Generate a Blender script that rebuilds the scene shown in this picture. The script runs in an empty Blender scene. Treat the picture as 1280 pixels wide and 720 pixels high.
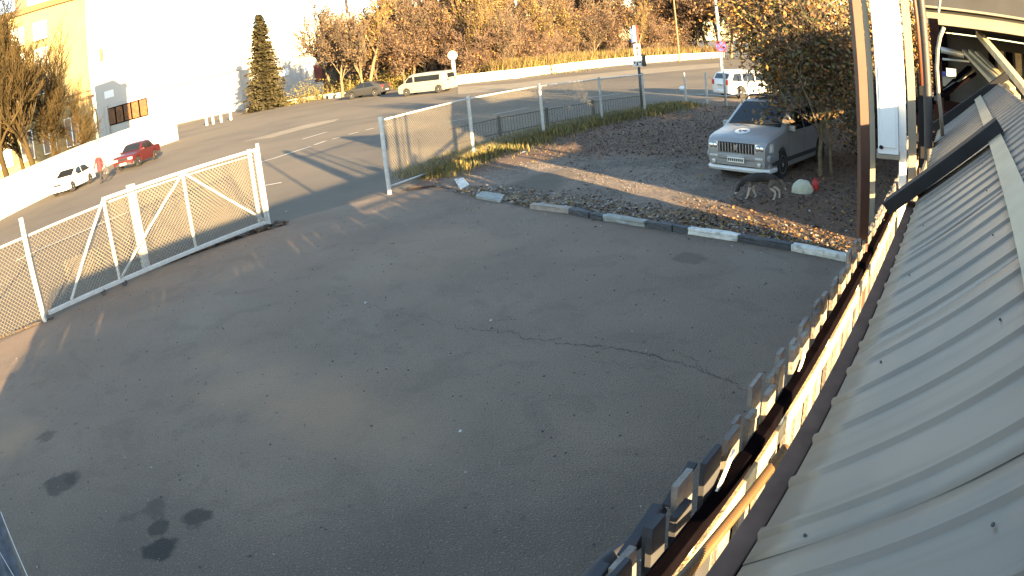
import bpy, bmesh, math, random
from mathutils import Vector, Matrix
R = math.radians
random.seed(7)
SC = bpy.context.scene
C = SC.collection

# ------------------------------------------------------------------ camera (wide lens, barrel distortion of the real lens)
A1, A3, TILT, ROLL, CH = 1.12237, 0.21109, 0.340399, -0.100969, 3.55
_c, _s, _ct, _st = math.cos(ROLL), math.sin(ROLL), math.cos(TILT), math.sin(TILT)
CR = Vector((_c, _s*_st, _s*_ct)); CU = Vector((-_s, _c*_st, _c*_ct)); CF = Vector((0, _ct, -_st))
cam = bpy.data.cameras.new('camera'); camo = bpy.data.objects.new('camera', cam); C.objects.link(camo)
m = Matrix((CR, CU, -CF)).transposed().to_4x4(); m.translation = Vector((0, 0, CH)); camo.matrix_world = m
cam.type = 'PANO'; cam.sensor_width = 36; cam.sensor_fit = 'HORIZONTAL'; cam.clip_start = 0.05; cam.clip_end = 3000
PMM = 1280/36/1000
cy = cam
cy.panorama_type = 'FISHEYE_LENS_POLYNOMIAL'; cy.fisheye_fov = R(200)
cy.fisheye_polynomial_k0 = 0; cy.fisheye_polynomial_k1 = -A1*PMM; cy.fisheye_polynomial_k2 = 0
cy.fisheye_polynomial_k3 = -A3*PMM**3; cy.fisheye_polynomial_k4 = 0
SC.camera = camo

# ------------------------------------------------------------------ sky, sun, exposure
SUN_EL = R(9.3); SUN_DIR = Vector((0.44, -0.90, 0)).normalized()      # towards the sun, on the ground
SUN_ROT = math.atan2(SUN_DIR.x, SUN_DIR.y)
W = bpy.data.worlds.new('World'); SC.world = W; W.use_nodes = True
nt = W.node_tree; nt.nodes.clear()
sky = nt.nodes.new('ShaderNodeTexSky'); sky.sky_type = 'NISHITA'; sky.sun_disc = False
sky.sun_elevation = SUN_EL; sky.sun_rotation = SUN_ROT; sky.air_density = 1.0; sky.dust_density = 0.25; sky.ozone_density = 1.0
bg = nt.nodes.new('ShaderNodeBackground'); bg.inputs[1].default_value = 0.085
ow = nt.nodes.new('ShaderNodeOutputWorld'); nt.links.new(sky.outputs[0], bg.inputs[0]); nt.links.new(bg.outputs[0], ow.inputs[0])
sl = bpy.data.lights.new('sun', 'SUN'); sl.energy = 5.0; sl.angle = R(0.5); sl.color = (1.0, 0.70, 0.34)
so = bpy.data.objects.new('sun', sl); C.objects.link(so)
sv = Vector((SUN_DIR.x*math.cos(SUN_EL), SUN_DIR.y*math.cos(SUN_EL), math.sin(SUN_EL)))
so.rotation_euler = sv.to_track_quat('Z', 'Y').to_euler()
SC.view_settings.view_transform = 'Standard'; SC.view_settings.look = 'None'
SC.view_settings.exposure = 3.25; SC.view_settings.gamma = 1.0
SC.cycles.max_bounces = 6; SC.cycles.diffuse_bounces = 3; SC.cycles.transparent_max_bounces = 12

# ------------------------------------------------------------------ helpers
def ray(px, py):
    a, b = (px-640)/1000, (360-py)/1000
    r = math.hypot(a, b); th = A1*r+A3*r**3; s = math.sin(th)/max(r, 1e-9)
    return CR*(a*s)+CU*(b*s)+CF*math.cos(th)
def at(px, py, z=0.0):
    v = ray(px, py); k = (z-CH)/v.z
    return Vector((v.x*k, v.y*k, z))
DV = Vector((.6375, .7704, 0)); MV = Vector((-.7704, .6375, 0))
def dm(d, m, z=0.0):                      # along the roof edge / out from it
    return Vector((DV.x*d+MV.x*m, DV.y*d+MV.y*m, z))

def mat(name, col, rough=0.8, metal=0.0, var=0.12, scale=6.0, bump=0.0, bscale=60.0, col2=None, mask=None, spec=0.5, alpha=None, dirt=0.0, emis=None):
    """colour with noise variation between two scales; optional second colour patches; optional fine relief"""
    M = bpy.data.materials.new(name); M.use_nodes = True
    N = M.node_tree.nodes; L = M.node_tree.links
    b = N['Principled BSDF']; b.inputs['Roughness'].default_value = rough; b.inputs['Metallic'].default_value = metal
    b.inputs['Specular IOR Level'].default_value = spec
    geo = N.new('ShaderNodeNewGeometry')
    n1 = N.new('ShaderNodeTexNoise'); n1.inputs['Scale'].default_value = scale; n1.inputs['Detail'].default_value = 5
    L.new(geo.outputs['Position'], n1.inputs['Vector'])
    r = N.new('ShaderNodeValToRGB')
    c = Vector(col)
    r.color_ramp.elements[0].position = 0.32; r.color_ramp.elements[1].position = 0.68
    r.color_ramp.elements[0].color = (*(c*(1-var)), 1); r.color_ramp.elements[1].color = (*(c*(1+var)), 1)
    L.new(n1.outputs['Fac'], r.inputs[0]); out = r.outputs[0]
    if col2 is not None:
        n2 = N.new('ShaderNodeTexNoise'); n2.inputs['Scale'].default_value = (mask or (1.5, .5))[0]; n2.inputs['Detail'].default_value = 6
        L.new(geo.outputs['Position'], n2.inputs['Vector'])
        r2 = N.new('ShaderNodeValToRGB'); q = (mask or (1.5, .5))[1]
        r2.color_ramp.elements[0].position = q-.08; r2.color_ramp.elements[1].position = q+.08
        L.new(n2.outputs['Fac'], r2.inputs[0])
        mx = N.new('ShaderNodeMix'); mx.data_type = 'RGBA'; L.new(r2.outputs[0], mx.inputs[0]); L.new(out, mx.inputs[6]); mx.inputs[7].default_value = (*col2, 1)
        out = mx.outputs[2]
    L.new(out, b.inputs['Base Color'])
    if bump:
        n3 = N.new('ShaderNodeTexNoise'); n3.inputs['Scale'].default_value = bscale; n3.inputs['Detail'].default_value = 4
        L.new(geo.outputs['Position'], n3.inputs['Vector'])
        bp = N.new('ShaderNodeBump'); bp.inputs['Strength'].default_value = bump; bp.inputs['Distance'].default_value = 0.02
        L.new(n3.outputs['Fac'], bp.inputs['Height']); L.new(bp.outputs[0], b.inputs['Normal'])
    return M

def streaks(Mt, col, k):
    """dirt washed down the slope of the sheets: noise stretched along the fall line"""
    N = Mt.node_tree.nodes; L = Mt.node_tree.links; b = N['Principled BSDF']; src = b.inputs['Base Color'].links[0].from_socket
    geo = next(n for n in N if n.type == 'NEW_GEOMETRY'); cb = N.new('ShaderNodeCombineXYZ')
    for ax, vec, sc in (('X', DV, 16), ('Y', MV, 1.1)):
        d = N.new('ShaderNodeVectorMath'); d.operation = 'DOT_PRODUCT'; L.new(geo.outputs['Position'], d.inputs[0]); d.inputs[1].default_value = tuple(vec*sc); L.new(d.outputs['Value'], cb.inputs[ax])
    n = N.new('ShaderNodeTexNoise'); n.inputs['Scale'].default_value = 1; n.inputs['Detail'].default_value = 5; L.new(cb.outputs[0], n.inputs['Vector'])
    r = N.new('ShaderNodeMapRange'); r.interpolation_type = 'SMOOTHSTEP'; r.inputs[1].default_value = .48; r.inputs[2].default_value = .72; r.inputs[4].default_value = k; L.new(n.outputs['Fac'], r.inputs[0])
    x = N.new('ShaderNodeMix'); x.data_type = 'RGBA'; L.new(r.outputs[0], x.inputs[0]); L.new(src, x.inputs[6]); x.inputs[7].default_value = (*col, 1); L.new(x.outputs[2], b.inputs['Base Color'])
class MB:
    """collects shapes in world (or local) coordinates, builds one mesh object"""
    def __init__(s): s.v = []; s.f = []; s.mi = []; s.cur = 0
    def add(s, vs, fs):
        o = len(s.v); s.v += [tuple(p) for p in vs]; s.f += [tuple(i+o for i in f) for f in fs]; s.mi += [s.cur]*len(fs); return s
    def box(s, c, sz, rz=0, M=None):
        x, y, z = sz[0]/2, sz[1]/2, sz[2]/2; c = Vector(c)
        rot = M if M is not None else Matrix.Rotation(rz, 3, 'Z')
        vs = [c+rot @ Vector((a*x, b*y, d*z)) for d in (-1, 1) for a, b in ((-1, -1), (1, -1), (1, 1), (-1, 1))]
        return s.add(vs, [(3, 2, 1, 0), (4, 5, 6, 7), (0, 1, 5, 4), (1, 2, 6, 5), (2, 3, 7, 6), (3, 0, 4, 7)])
    def bar(s, p, q, w, h=None, up=(0, 0, 1)):
        """box beam from p to q; w sideways, h along up"""
        h = h or w; p = Vector(p); q = Vector(q); d = (q-p).normalized(); u = Vector(up)
        if abs(d.dot(u)) > .98: u = Vector((0, 1, 0)) if abs(d.y) < .9 else Vector((1, 0, 0))
        sd = d.cross(u).normalized(); u = sd.cross(d).normalized(); vs = []
        for e in (p, q):
            for a, b in ((-1, -1), (1, -1), (1, 1), (-1, 1)): vs.append(e+sd*(a*w/2)+u*(b*h/2))
        return s.add(vs, [(0, 1, 2, 3), (7, 6, 5, 4), (0, 4, 5, 1), (1, 5, 6, 2), (2, 6, 7, 3), (3, 7, 4, 0)])
    def tube(s, pts, r, n=8, cap=True):
        pts = [Vector(p) for p in pts]; rs = r if isinstance(r, (list, tuple)) else [r]*len(pts)
        o = []; d0 = (pts[1]-pts[0]).normalized(); u = d0.orthogonal().normalized()
        for i, p in enumerate(pts):
            d = ((pts[min(i+1, len(pts)-1)]-pts[max(i-1, 0)])).normalized()
            u = (u-d*u.dot(d)).normalized(); w = d.cross(u)
            for k in range(n):
                a = 2*math.pi*k/n; o.append(p+(u*math.cos(a)+w*math.sin(a))*rs[i])
        f = [(i*n+k, i*n+(k+1) % n, (i+1)*n+(k+1) % n, (i+1)*n+k) for i in range(len(pts)-1) for k in range(n)]
        if cap: f += [tuple(range(n-1, -1, -1)), tuple((len(pts)-1)*n+k for k in range(n))]
        return s.add(o, f)
    def lathe(s, c, prof, n=20, axis='Z'):
        c = Vector(c); o = []
        for rr, h in prof:
            for k in range(n):
                a = 2*math.pi*k/n; x, y = rr*math.cos(a), rr*math.sin(a)
                o.append(c+(Vector((x, y, h)) if axis == 'Z' else Vector((x, h, y)) if axis == 'Y' else Vector((h, x, y))))
        f = [(i*n+k, i*n+(k+1) % n, (i+1)*n+(k+1) % n, (i+1)*n+k) for i in range(len(prof)-1) for k in range(n)]
        f += [tuple(range(n-1, -1, -1)), tuple((len(prof)-1)*n+k for k in range(n))]
        return s.add(o, f)
    def quad(s, a, b, c, d): return s.add([a, b, c, d], [(0, 1, 2, 3)])
    def prism(s, poly, z0, z1):
        n = len(poly); vs = [(p[0], p[1], z0) for p in poly]+[(p[0], p[1], z1) for p in poly]
        return s.add(vs, [tuple(range(n-1, -1, -1)), tuple(range(n, 2*n))]+[(i, (i+1) % n, n+(i+1) % n, n+i) for i in range(n)])
    def mesh(s, name, mats, smooth=False, fixn=False, ang=None):
        me = bpy.data.meshes.new(name); me.from_pydata(s.v, [], s.f)
        for mt in (mats if isinstance(mats, (list, tuple)) else [mats]): me.materials.append(mt)
        if any(s.mi): me.polygons.foreach_set('material_index', s.mi)
        if smooth: me.polygons.foreach_set('use_smooth', [True]*len(me.polygons))
        if fixn:
            bm = bmesh.new(); bm.from_mesh(me); bmesh.ops.recalc_face_normals(bm, faces=bm.faces); bm.to_mesh(me); bm.free()
        if ang: me.set_sharp_from_angle(angle=R(ang))
        me.update(); return me
    def build(s, name, mats, parent=None, smooth=False, fixn=False, ang=None, bevel=0, kind=None, label=None):
        me = s.mesh(name, mats, smooth, fixn, ang)
        return link(name, me, parent, bevel, kind, label)
def link(name, me, parent=None, bevel=0, kind=None, label=None):
    o = bpy.data.objects.new(name, me); C.objects.link(o)
    if parent: o.parent = parent
    if bevel:
        b = o.modifiers.new('bevel', 'BEVEL'); b.width = bevel; b.segments = 2; b.limit_method = 'ANGLE'; b.angle_limit = R(40)
    if kind: o['kind'] = kind
    if label: o['label'] = label
    return o
def tag(o, label, cat, group=None, kind=None):
    o['label'] = label; o['category'] = cat
    if group: o['group'] = group
    if kind: o['kind'] = kind
    return o
def thing(name, loc, label, cat, rz=0, group=None, kind=None):
    o = bpy.data.objects.new(name, None); C.objects.link(o); o.location = loc; o.rotation_euler = (0, 0, rz); o.empty_display_size = .2
    return tag(o, label, cat, group, kind)
def copy_tree(o, parent=None):
    c = o.copy(); C.objects.link(c)
    if parent: c.parent = parent
    for ch in list(o.children): copy_tree(ch, c)
    return c
def ri(a, b): return random.uniform(a, b)

# ------------------------------------------------------------------ materials
M = {}
M['asphalt'] = mat('asphalt', (.098, .092, .086), .88, var=.16, scale=.7, bump=.55, bscale=55, col2=(.125, .112, .098), mask=(.22, .56))
M['street'] = mat('street_asphalt', (.108, .09, .071), .95, spec=.25, var=.12, scale=.5, bump=.3, bscale=20, col2=(.135, .11, .082), mask=(.1, .5))
M['sand'] = mat('sandy_ground', (.17, .14, .10), .95, var=.18, scale=.8, bump=.4, bscale=12)
M['gravel'] = mat('gravel', (.135, .102, .078), .95, var=.35, scale=9, bump=.9, bscale=30, col2=(.075, .058, .043), mask=(.45, .52))
M['soil'] = mat('leafy_soil', (.065, .05, .038), .95, var=.35, scale=7, bump=.8, bscale=25)
M['grass'] = mat('dry_grass', (.13, .105, .035), .9, var=.35, scale=5, col2=(.10, .11, .04), mask=(3, .55))
M['paint'] = mat('white_paint', (.72, .72, .69), .6, var=.06, scale=3, bump=.1)
M['gatepaint'] = mat('gate_white_paint', (.42, .42, .41), .5, var=.12, scale=8)
M['wire'] = mat('galvanised_wire', (.26, .225, .165), .5, metal=.3, var=.1)
M['galv'] = mat('galvanised_steel', (.34, .35, .35), .5, metal=.4, var=.12)
M['black'] = mat('black_paint', (.018, .018, .02), .8, var=.2, spec=.2)
M['blackrail'] = mat('dark_railing_paint', (.03, .03, .033), .5, var=.2)
M['road_paint'] = mat('worn_road_paint', (.33, .31, .27), .8, var=.15, scale=9, col2=(.25, .23, .2), mask=(6, .62))
M['kerb_w'] = mat('kerb_white', (.56, .54, .49), .85, var=.15, scale=9, bump=.5, bscale=40, col2=(.28, .27, .25), mask=(7, .6))
M['kerb_d'] = mat('kerb_black', (.055, .056, .06), .85, var=.25, scale=9, bump=.5, bscale=40)
M['kerb_p'] = mat('kerb_bare', (.26, .225, .195), .9, var=.2, scale=9, bump=.5, bscale=40)
M['kerb_g'] = mat('kerb_grey', (.23, .235, .22), .9, var=.2, scale=9, bump=.5, bscale=40)
M['roofsheet'] = mat('pale_zinc_sheet', (.145, .125, .102), .5, metal=.1, var=.06, scale=1.6, col2=(.118, .108, .093), mask=(2.5, .55))
streaks(M['roofsheet'], (.075, .064, .05), .45)
M['flash'] = mat('tan_flashing', (.27, .24, .17), .6, var=.12, scale=5)
M['fascia'] = mat('brown_fascia', (.105, .066, .05), .95, spec=.05, var=.18, scale=9)
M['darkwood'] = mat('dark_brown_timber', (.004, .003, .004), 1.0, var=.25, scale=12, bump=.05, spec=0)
M['greywood'] = mat('weathered_grey_board', (.10, .09, .078), .85, var=.35, scale=14, bump=.5, col2=(.055, .045, .038), mask=(5, .55))
M['palewood'] = mat('pale_timber', (.42, .33, .20), .8, var=.2, scale=10, bump=.3)
M['whiteboard'] = mat('whitewashed_board', (.75, .72, .62), .8, var=.1, scale=8)
M['hose'] = mat('yellow_brown_hose', (.10, .055, .018), .45, var=.15)
M['slate'] = mat('blue_grey_sheet', (.03, .03, .035), .9, var=.2, scale=6)
M['copper'] = mat('orange_brown_paint', (.10, .03, .009), .6, var=.15, scale=6)
M['brownpole'] = mat('rust_brown_post', (.05, .015, .0045), .65, var=.2, scale=7)
M['cream'] = mat('cream_trim', (.22, .19, .145), .6, var=.08, scale=2)
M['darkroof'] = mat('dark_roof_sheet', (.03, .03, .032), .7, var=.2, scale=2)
M['cabinet'] = mat('white_cabinet_metal', (.62, .64, .66), .45, var=.03)
M['glass'] = mat('dark_glass', (.01, .012, .015), .08, var=.05, spec=.4)
M['tyre'] = mat('tyre_rubber', (.015, .015, .015), .85, var=.2)
M['rim'] = mat('alloy_rim', (.42, .42, .43), .35, metal=.6, var=.05)
M['chrome'] = mat('chrome_trim', (.62, .62, .62), .2, metal=.9, var=.03)
M['lamp'] = mat('headlamp_glass', (.55, .56, .56), .12, metal=.3, var=.15, scale=12)
M['tail'] = mat('tail_lamp_red', (.42, .02, .02), .25, var=.1)
M['amber'] = mat('amber_lamp', (.55, .2, .03), .3, var=.1)
M['plate'] = mat('number_plate_white', (.6, .6, .58), .5, var=.03)
M['ink'] = mat('plate_ink', (.02, .02, .02), .6)
M['plastic'] = mat('black_plastic', (.025, .025, .027), .6, var=.1)
for nm, col, ro, me_ in (('mv', (.23, .235, .24), .38, .3), ('vanp', (.26, .25, .22), .35, .3), ('dkp', (.035, .036, .04), .3, .2), ('redp', (.05, .006, .007), .35, .0), ('whp', (.72, .73, .75), .3, 0), ('suvp', (.55, .56, .56), .3, 0)):
    M[nm] = mat('car_paint_'+{'mv': 'silver', 'vanp': 'pale_grey', 'dkp': 'charcoal', 'redp': 'dark_red', 'whp': 'white', 'suvp': 'off_white'}[nm], col, ro, metal=me_, var=.05, scale=3, spec=.6)
M['bark'] = mat('bark', (.075, .058, .043), .9, var=.3, scale=12, bump=.6)
M['barkpale'] = mat('pale_bark', (.13, .095, .055), .9, var=.25, scale=9)
M['twig'] = mat('brown_twigs', (.075, .055, .038), .9, var=.35, scale=.6)
M['twig2'] = mat('reddish_twigs', (.082, .052, .038), .9, var=.3, scale=.6)
M['twigy'] = mat('yellow_brown_twigs', (.10, .065, .028), .9, var=.25, scale=.5)
M['twigl'] = mat('dark_olive_twigs', (.042, .03, .014), .95, var=.3, scale=.6, spec=.1)
M['leaf_o'] = mat('orange_leaves', (.20, .095, .025), .8, var=.4, scale=3)
M['leaf_go'] = mat('golden_leaves', (.26, .125, .028), .8, var=.35, scale=3)
M['leaf_y'] = mat('yellow_leaves', (.20, .14, .03), .8, var=.3, scale=3)
M['leaf_g'] = mat('dull_green_leaves', (.06, .06, .02), .8, var=.35, scale=3)
M['leaf_b'] = mat('brown_leaves', (.08, .05, .028), .85, var=.4, scale=3)
M['hedge'] = mat('yellow_green_hedge', (.12, .10, .022), .85, var=.3, scale=2)
M['spruce'] = mat('spruce_needles', (.07, .058, .022), .85, var=.4, scale=2)
M['plaster_y'] = mat('yellow_plaster', (.20, .155, .075), .9, var=.06, scale=.5, bump=.2)
M['plaster_w'] = mat('white_plaster', (.36, .35, .33), .9, var=.04, scale=.4)
M['wallwhite'] = mat('whitewashed_concrete', (.5, .5, .48), .9, var=.05, scale=1)
M['ledge'] = mat('dun_ledge', (.085, .06, .03), .85, var=.1)
M['win'] = mat('pale_window_glass', (.07, .075, .085), .25, var=.15, scale=2)
M['windark'] = mat('dark_window_glass', (.05, .045, .04), .2, var=.2, scale=2)
M['orange_win'] = mat('orange_shop_panel', (.13, .05, .012), .7, var=.5, scale=1.5, col2=(.08, .04, .02), mask=(.9, .55))
M['reddoor'] = mat('red_orange_door', (.13, .02, .006), .6, var=.05)
M['brick'] = mat('brown_brick', (.05, .024, .014), .9, var=.2, scale=3)
M['green'] = mat('spring_green', (.1, .14, .05), .8)
M['red'] = mat('red_plastic', (.35, .02, .02), .5, var=.1)
M['sack'] = mat('pale_sack', (.36, .37, .29), .8, var=.12, scale=9, bump=.3)
M['furblack'] = mat('black_fur', (.018, .016, .016), .9, var=.3, scale=30, bump=.5, bscale=120)
M['furtan'] = mat('tan_grey_fur', (.10, .085, .075), .9, var=.25, scale=30, bump=.5, bscale=120)
M['furpale'] = mat('pale_fur', (.30, .28, .25), .9, var=.2, scale=30)
M['blue'] = mat('sign_blue', (.03, .07, .35), .5, var=.03)
M['signred'] = mat('sign_red', (.5, .02, .02), .5, var=.03)
M['skin'] = mat('skin', (.45, .28, .2), .6)
M['coatred'] = mat('red_coat', (.10, .012, .018), .85, var=.15)
M['coatdark'] = mat('dark_coat', (.05, .05, .06), .9, var=.2)
M['coatblue'] = mat('blue_grey_coat', (.05, .055, .09), .9, var=.15)
M['trousers'] = mat('dark_trousers', (.018, .016, .018), .9, var=.2)

# ================================================================== SETTING
def sheet(name, poly, z, material, kind='structure', label=None):
    b = MB(); b.add([(p[0], p[1], z) for p in poly], [tuple(range(len(poly)))]); o = b.build(name, material, kind=kind)
    if o.data.polygons[0].normal.z < 0: o.data.flip_normals()
    return o
# the ground and yard sheet, out to the horizon
sheet('ground', [(-1500, -400), (1500, -400), (1500, 2000), (-1500, 2000)], -0.012, M['street'])

def yard_material():
    """yard asphalt: fine aggregate, dusty drifts, painted warm glow, oil stains with soft edges"""
    Mt = mat('yard_asphalt', (.158, .115, .084), .9, var=.12, scale=.5, bump=.6, bscale=48, spec=.3)
    N = Mt.node_tree.nodes; L = Mt.node_tree.links; b = N['Principled BSDF']
    src = b.inputs['Base Color'].links[0].from_socket
    geo = next(n for n in N if n.type == 'NEW_GEOMETRY')
    def noise(sc, det=4, dist=0):
        n = N.new('ShaderNodeTexNoise'); n.inputs['Scale'].default_value = sc; n.inputs['Detail'].default_value = det; n.inputs['Distortion'].default_value = dist
        L.new(geo.outputs['Position'], n.inputs['Vector']); return n.outputs['Fac']
    def ramp(s, a, c, inv=False):
        r = N.new('ShaderNodeMapRange'); r.interpolation_type = 'SMOOTHSTEP'; r.inputs[1].default_value = a; r.inputs[2].default_value = c
        if inv: r.inputs[3].default_value = 1; r.inputs[4].default_value = 0
        L.new(s, r.inputs[0]); return r.outputs[0]
    def mix(fac, a, col, k=1.0):
        x = N.new('ShaderNodeMix'); x.data_type = 'RGBA'
        if k != 1:
            mm = N.new('ShaderNodeMath'); mm.operation = 'MULTIPLY'; mm.inputs[1].default_value = k; L.new(fac, mm.inputs[0]); fac = mm.outputs[0]
        L.new(fac, x.inputs[0]); L.new(a, x.inputs[6]); x.inputs[7].default_value = (*col, 1); return x.outputs[2]
    # dust drifts
    src = mix(ramp(noise(.33, 6, .6), .5, .72), src, (.18, .15, .115), .5)
    # fine aggregate specks
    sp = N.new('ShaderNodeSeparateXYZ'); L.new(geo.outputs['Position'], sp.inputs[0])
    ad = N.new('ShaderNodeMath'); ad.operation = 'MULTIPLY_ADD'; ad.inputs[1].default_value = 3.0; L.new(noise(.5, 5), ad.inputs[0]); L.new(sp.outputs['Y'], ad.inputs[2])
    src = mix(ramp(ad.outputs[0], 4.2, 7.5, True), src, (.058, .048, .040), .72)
    src = mix(ramp(noise(46, 2), .60, .70), src, (.26, .22, .18), .55)
    src = mix(ramp(noise(110, 2), .66, .74), src, (.42, .38, .34), .6)
    src = mix(ramp(noise(26, 3), .62, .72), src, (.055, .045, .037), .55)
    src = mix(ramp(noise(1.3, 8, 1.2), .54, .62), src, (.095, .072, .054), .25)
    src = mix(ramp(noise(60, 2), .32, .42, True), src, (.035, .03, .026), .7)
    src = mix(ramp(noise(7, 3), .66, .74), src, (.05, .047, .044), .5)
    # warm reflected sun glow on the yard, painted in as soft tan patches
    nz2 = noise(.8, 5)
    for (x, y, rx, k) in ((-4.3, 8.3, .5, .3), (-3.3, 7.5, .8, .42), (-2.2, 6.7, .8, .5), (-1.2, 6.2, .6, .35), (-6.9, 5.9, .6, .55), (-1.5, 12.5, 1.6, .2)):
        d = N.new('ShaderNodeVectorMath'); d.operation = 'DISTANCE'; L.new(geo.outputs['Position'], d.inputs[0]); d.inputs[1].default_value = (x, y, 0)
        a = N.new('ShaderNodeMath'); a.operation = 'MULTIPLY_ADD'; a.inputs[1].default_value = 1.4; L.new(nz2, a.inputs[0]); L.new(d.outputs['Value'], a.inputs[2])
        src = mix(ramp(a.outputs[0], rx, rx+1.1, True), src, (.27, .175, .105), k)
    # oil stains
    nz = noise(5, 3)
    for (x, y, rx, k) in ((-5.19, 5.07, .26, .62), (-5.05, 5.22, .16, .5), (-3.61, 4.74, .17, .42), (-3.09, 4.62, .17, .75), (-3.3, 4.1, .2, .9), (-3.42, 4.42, .15, .7), (-6.16, 6.15, .17, .5), (-3.89, 4.55, .13, .35), (2.9, 10.6, .3, .35)):
        d = N.new('ShaderNodeVectorMath'); d.operation = 'DISTANCE'; L.new(geo.outputs['Position'], d.inputs[0]); d.inputs[1].default_value = (x, y, 0)
        a = N.new('ShaderNodeMath'); a.operation = 'MULTIPLY_ADD'; a.inputs[1].default_value = .34; L.new(nz, a.inputs[0]); L.new(d.outputs['Value'], a.inputs[2])
        src = mix(ramp(a.outputs[0], rx+.10, rx+.19, True), src, (.022, .02, .018), k)
    L.new(src, b.inputs['Base Color'])
    return Mt
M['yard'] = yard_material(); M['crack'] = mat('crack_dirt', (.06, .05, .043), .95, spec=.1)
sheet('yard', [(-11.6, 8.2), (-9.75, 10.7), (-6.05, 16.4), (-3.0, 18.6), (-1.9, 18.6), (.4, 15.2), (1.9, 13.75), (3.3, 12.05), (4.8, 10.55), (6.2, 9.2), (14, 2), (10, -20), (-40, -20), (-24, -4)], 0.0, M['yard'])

# cracks in the yard asphalt
def crack(p0, p1, n=60, w=.012, amp=.1):
    b = MB(); a = at(*p0, .004); c = at(*p1, .004); dv = (c-a); sd = Vector((-dv.y, dv.x, 0)).normalized(); off = 0; prev = None
    for i in range(n+1):
        off += ri(-amp, amp)*.45; off *= .86; p = a+dv*(i/n)+sd*off; ww = w*ri(.05, .7)
        cur = (p-sd*ww, p+sd*ww)
        if prev: b.quad(prev[0], cur[0], cur[1], prev[1])
        prev = cur
    return b.build('asphalt_crack', M['crack'], kind='structure')
crack((565, 405), (700, 425), amp=.12); crack((690, 422), (830, 447), amp=.1, w=.016); crack((820, 445), (905, 470), amp=.06, w=.01)
crack((850, 440), (940, 492), amp=.08, w=.008); crack((740, 452), (845, 462), amp=.09, w=.006); crack((415, 372), (560, 404), amp=.09, w=.006); crack((300, 700), (390, 655), n=18, w=.004, amp=.03); 

# street, sandy verge in front of the wall, pale gravel patch
sheet('pavement', [at(572, 109), at(640, 104.5), at(676, 100), at(766, 90), at(900, 79), at(905, 84), at(766, 97), at(660, 112), at(572, 118)], .003, M['sand'])
sheet('sandy_patch', [at(300, 178), at(345, 166), at(385, 155), at(425, 148), at(418, 152), at(370, 164), at(340, 172)], .003, M['sand'])
def lane_mark(pts, w, name='lane_marking'):
    b = MB(); L_ = [at(*p, .006) for p in pts]; prev = None
    for i, p in enumerate(L_):
        d = (L_[min(i+1, len(L_)-1)]-L_[max(i-1, 0)]).normalized(); sd = Vector((-d.y, d.x, 0))*w/2
        cur = (p-sd, p+sd)
        if prev: b.quad(prev[0], cur[0], cur[1], prev[1])
        prev = cur
    return b.build(name, M['road_paint'], kind='structure')
for seg in ([(20, 326), (47, 313), (90, 295), (160, 265)], [(310, 207), (342, 198), (388, 183)], [(393, 181), (407, 176)], [(415, 174), (427, 171)], [(436, 168), (448, 165)], [(457, 162.5), (467, 160)], [(478, 157.5), (490, 155)],
            [(378, 174), (408, 165)], [(615, 143.5), (661, 134.5)], [(600, 130), (640, 124.5)], [(690, 118), (722, 114.5)], [(560, 152), (590, 147)], [(735, 122), (775, 117)], [(330, 232), (352, 228)]):
    lane_mark(seg, .22)

# gravel lot beyond the kerb: a bumpy sheet, stones, fallen leaves
lot = [(-2.7, 18.75), (-1.9, 18.6), (.4, 15.2), (1.9, 13.75), (3.3, 12.05), (4.8, 10.55), (6.2, 9.2), (14, 2), (28, 10), (24, 34), (12.6, 37.2), (9.6, 35.2), (6.8, 32.2), (4.4, 29.8), (1.7, 26.5), (-.9, 22.6)]
def inside(p, poly):
    r = False; j = len(poly)-1
    for i in range(len(poly)):
        if (poly[i][1] > p[1]) != (poly[j][1] > p[1]) and p[0] < (poly[j][0]-poly[i][0])*(p[1]-poly[i][1])/(poly[j][1]-poly[i][1])+poly[i][0]: r = not r
        j = i
    return r
from mathutils import noise as mnoise
def hgt(x, y):
    return .035+.035*mnoise.noise(Vector((x*.9, y*.9, 0)))+.018*mnoise.noise(Vector((x*4, y*4, 3)))
def soil_patches():
    N = M['gravel'].node_tree.nodes; L = M['gravel'].node_tree.links; b = N['Principled BSDF']; src = b.inputs['Base Color'].links[0].from_socket
    geo = next(n for n in N if n.type == 'NEW_GEOMETRY'); sep = N.new('ShaderNodeSeparateXYZ'); L.new(geo.outputs['Position'], sep.inputs[0])
    nz = N.new('ShaderNodeTexNoise'); nz.inputs['Scale'].default_value = .6; nz.inputs['Detail'].default_value = 6; L.new(geo.outputs['Position'], nz.inputs['Vector'])
    dn = N.new('ShaderNodeVectorMath'); dn.operation = 'DISTANCE'; L.new(geo.outputs['Position'], dn.inputs[0]); dn.inputs[1].default_value = (2.2, 17.2, 0)
    a = N.new('ShaderNodeMath'); a.operation = 'MULTIPLY_ADD'; a.inputs[1].default_value = 4; L.new(nz.outputs['Fac'], a.inputs[0]); L.new(dn.outputs['Value'], a.inputs[2])
    r = N.new('ShaderNodeMapRange'); r.interpolation_type = 'SMOOTHSTEP'; r.inputs[1].default_value = 5.0; r.inputs[2].default_value = 7.0; L.new(a.outputs[0], r.inputs[0])
    x = N.new('ShaderNodeMix'); x.data_type = 'RGBA'; L.new(r.outputs[0], x.inputs[0]); L.new(src, x.inputs[6]); x.inputs[7].default_value = (.095, .052, .030, 1); L.new(x.outputs[2], b.inputs['Base Color'])
soil_patches()
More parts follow.
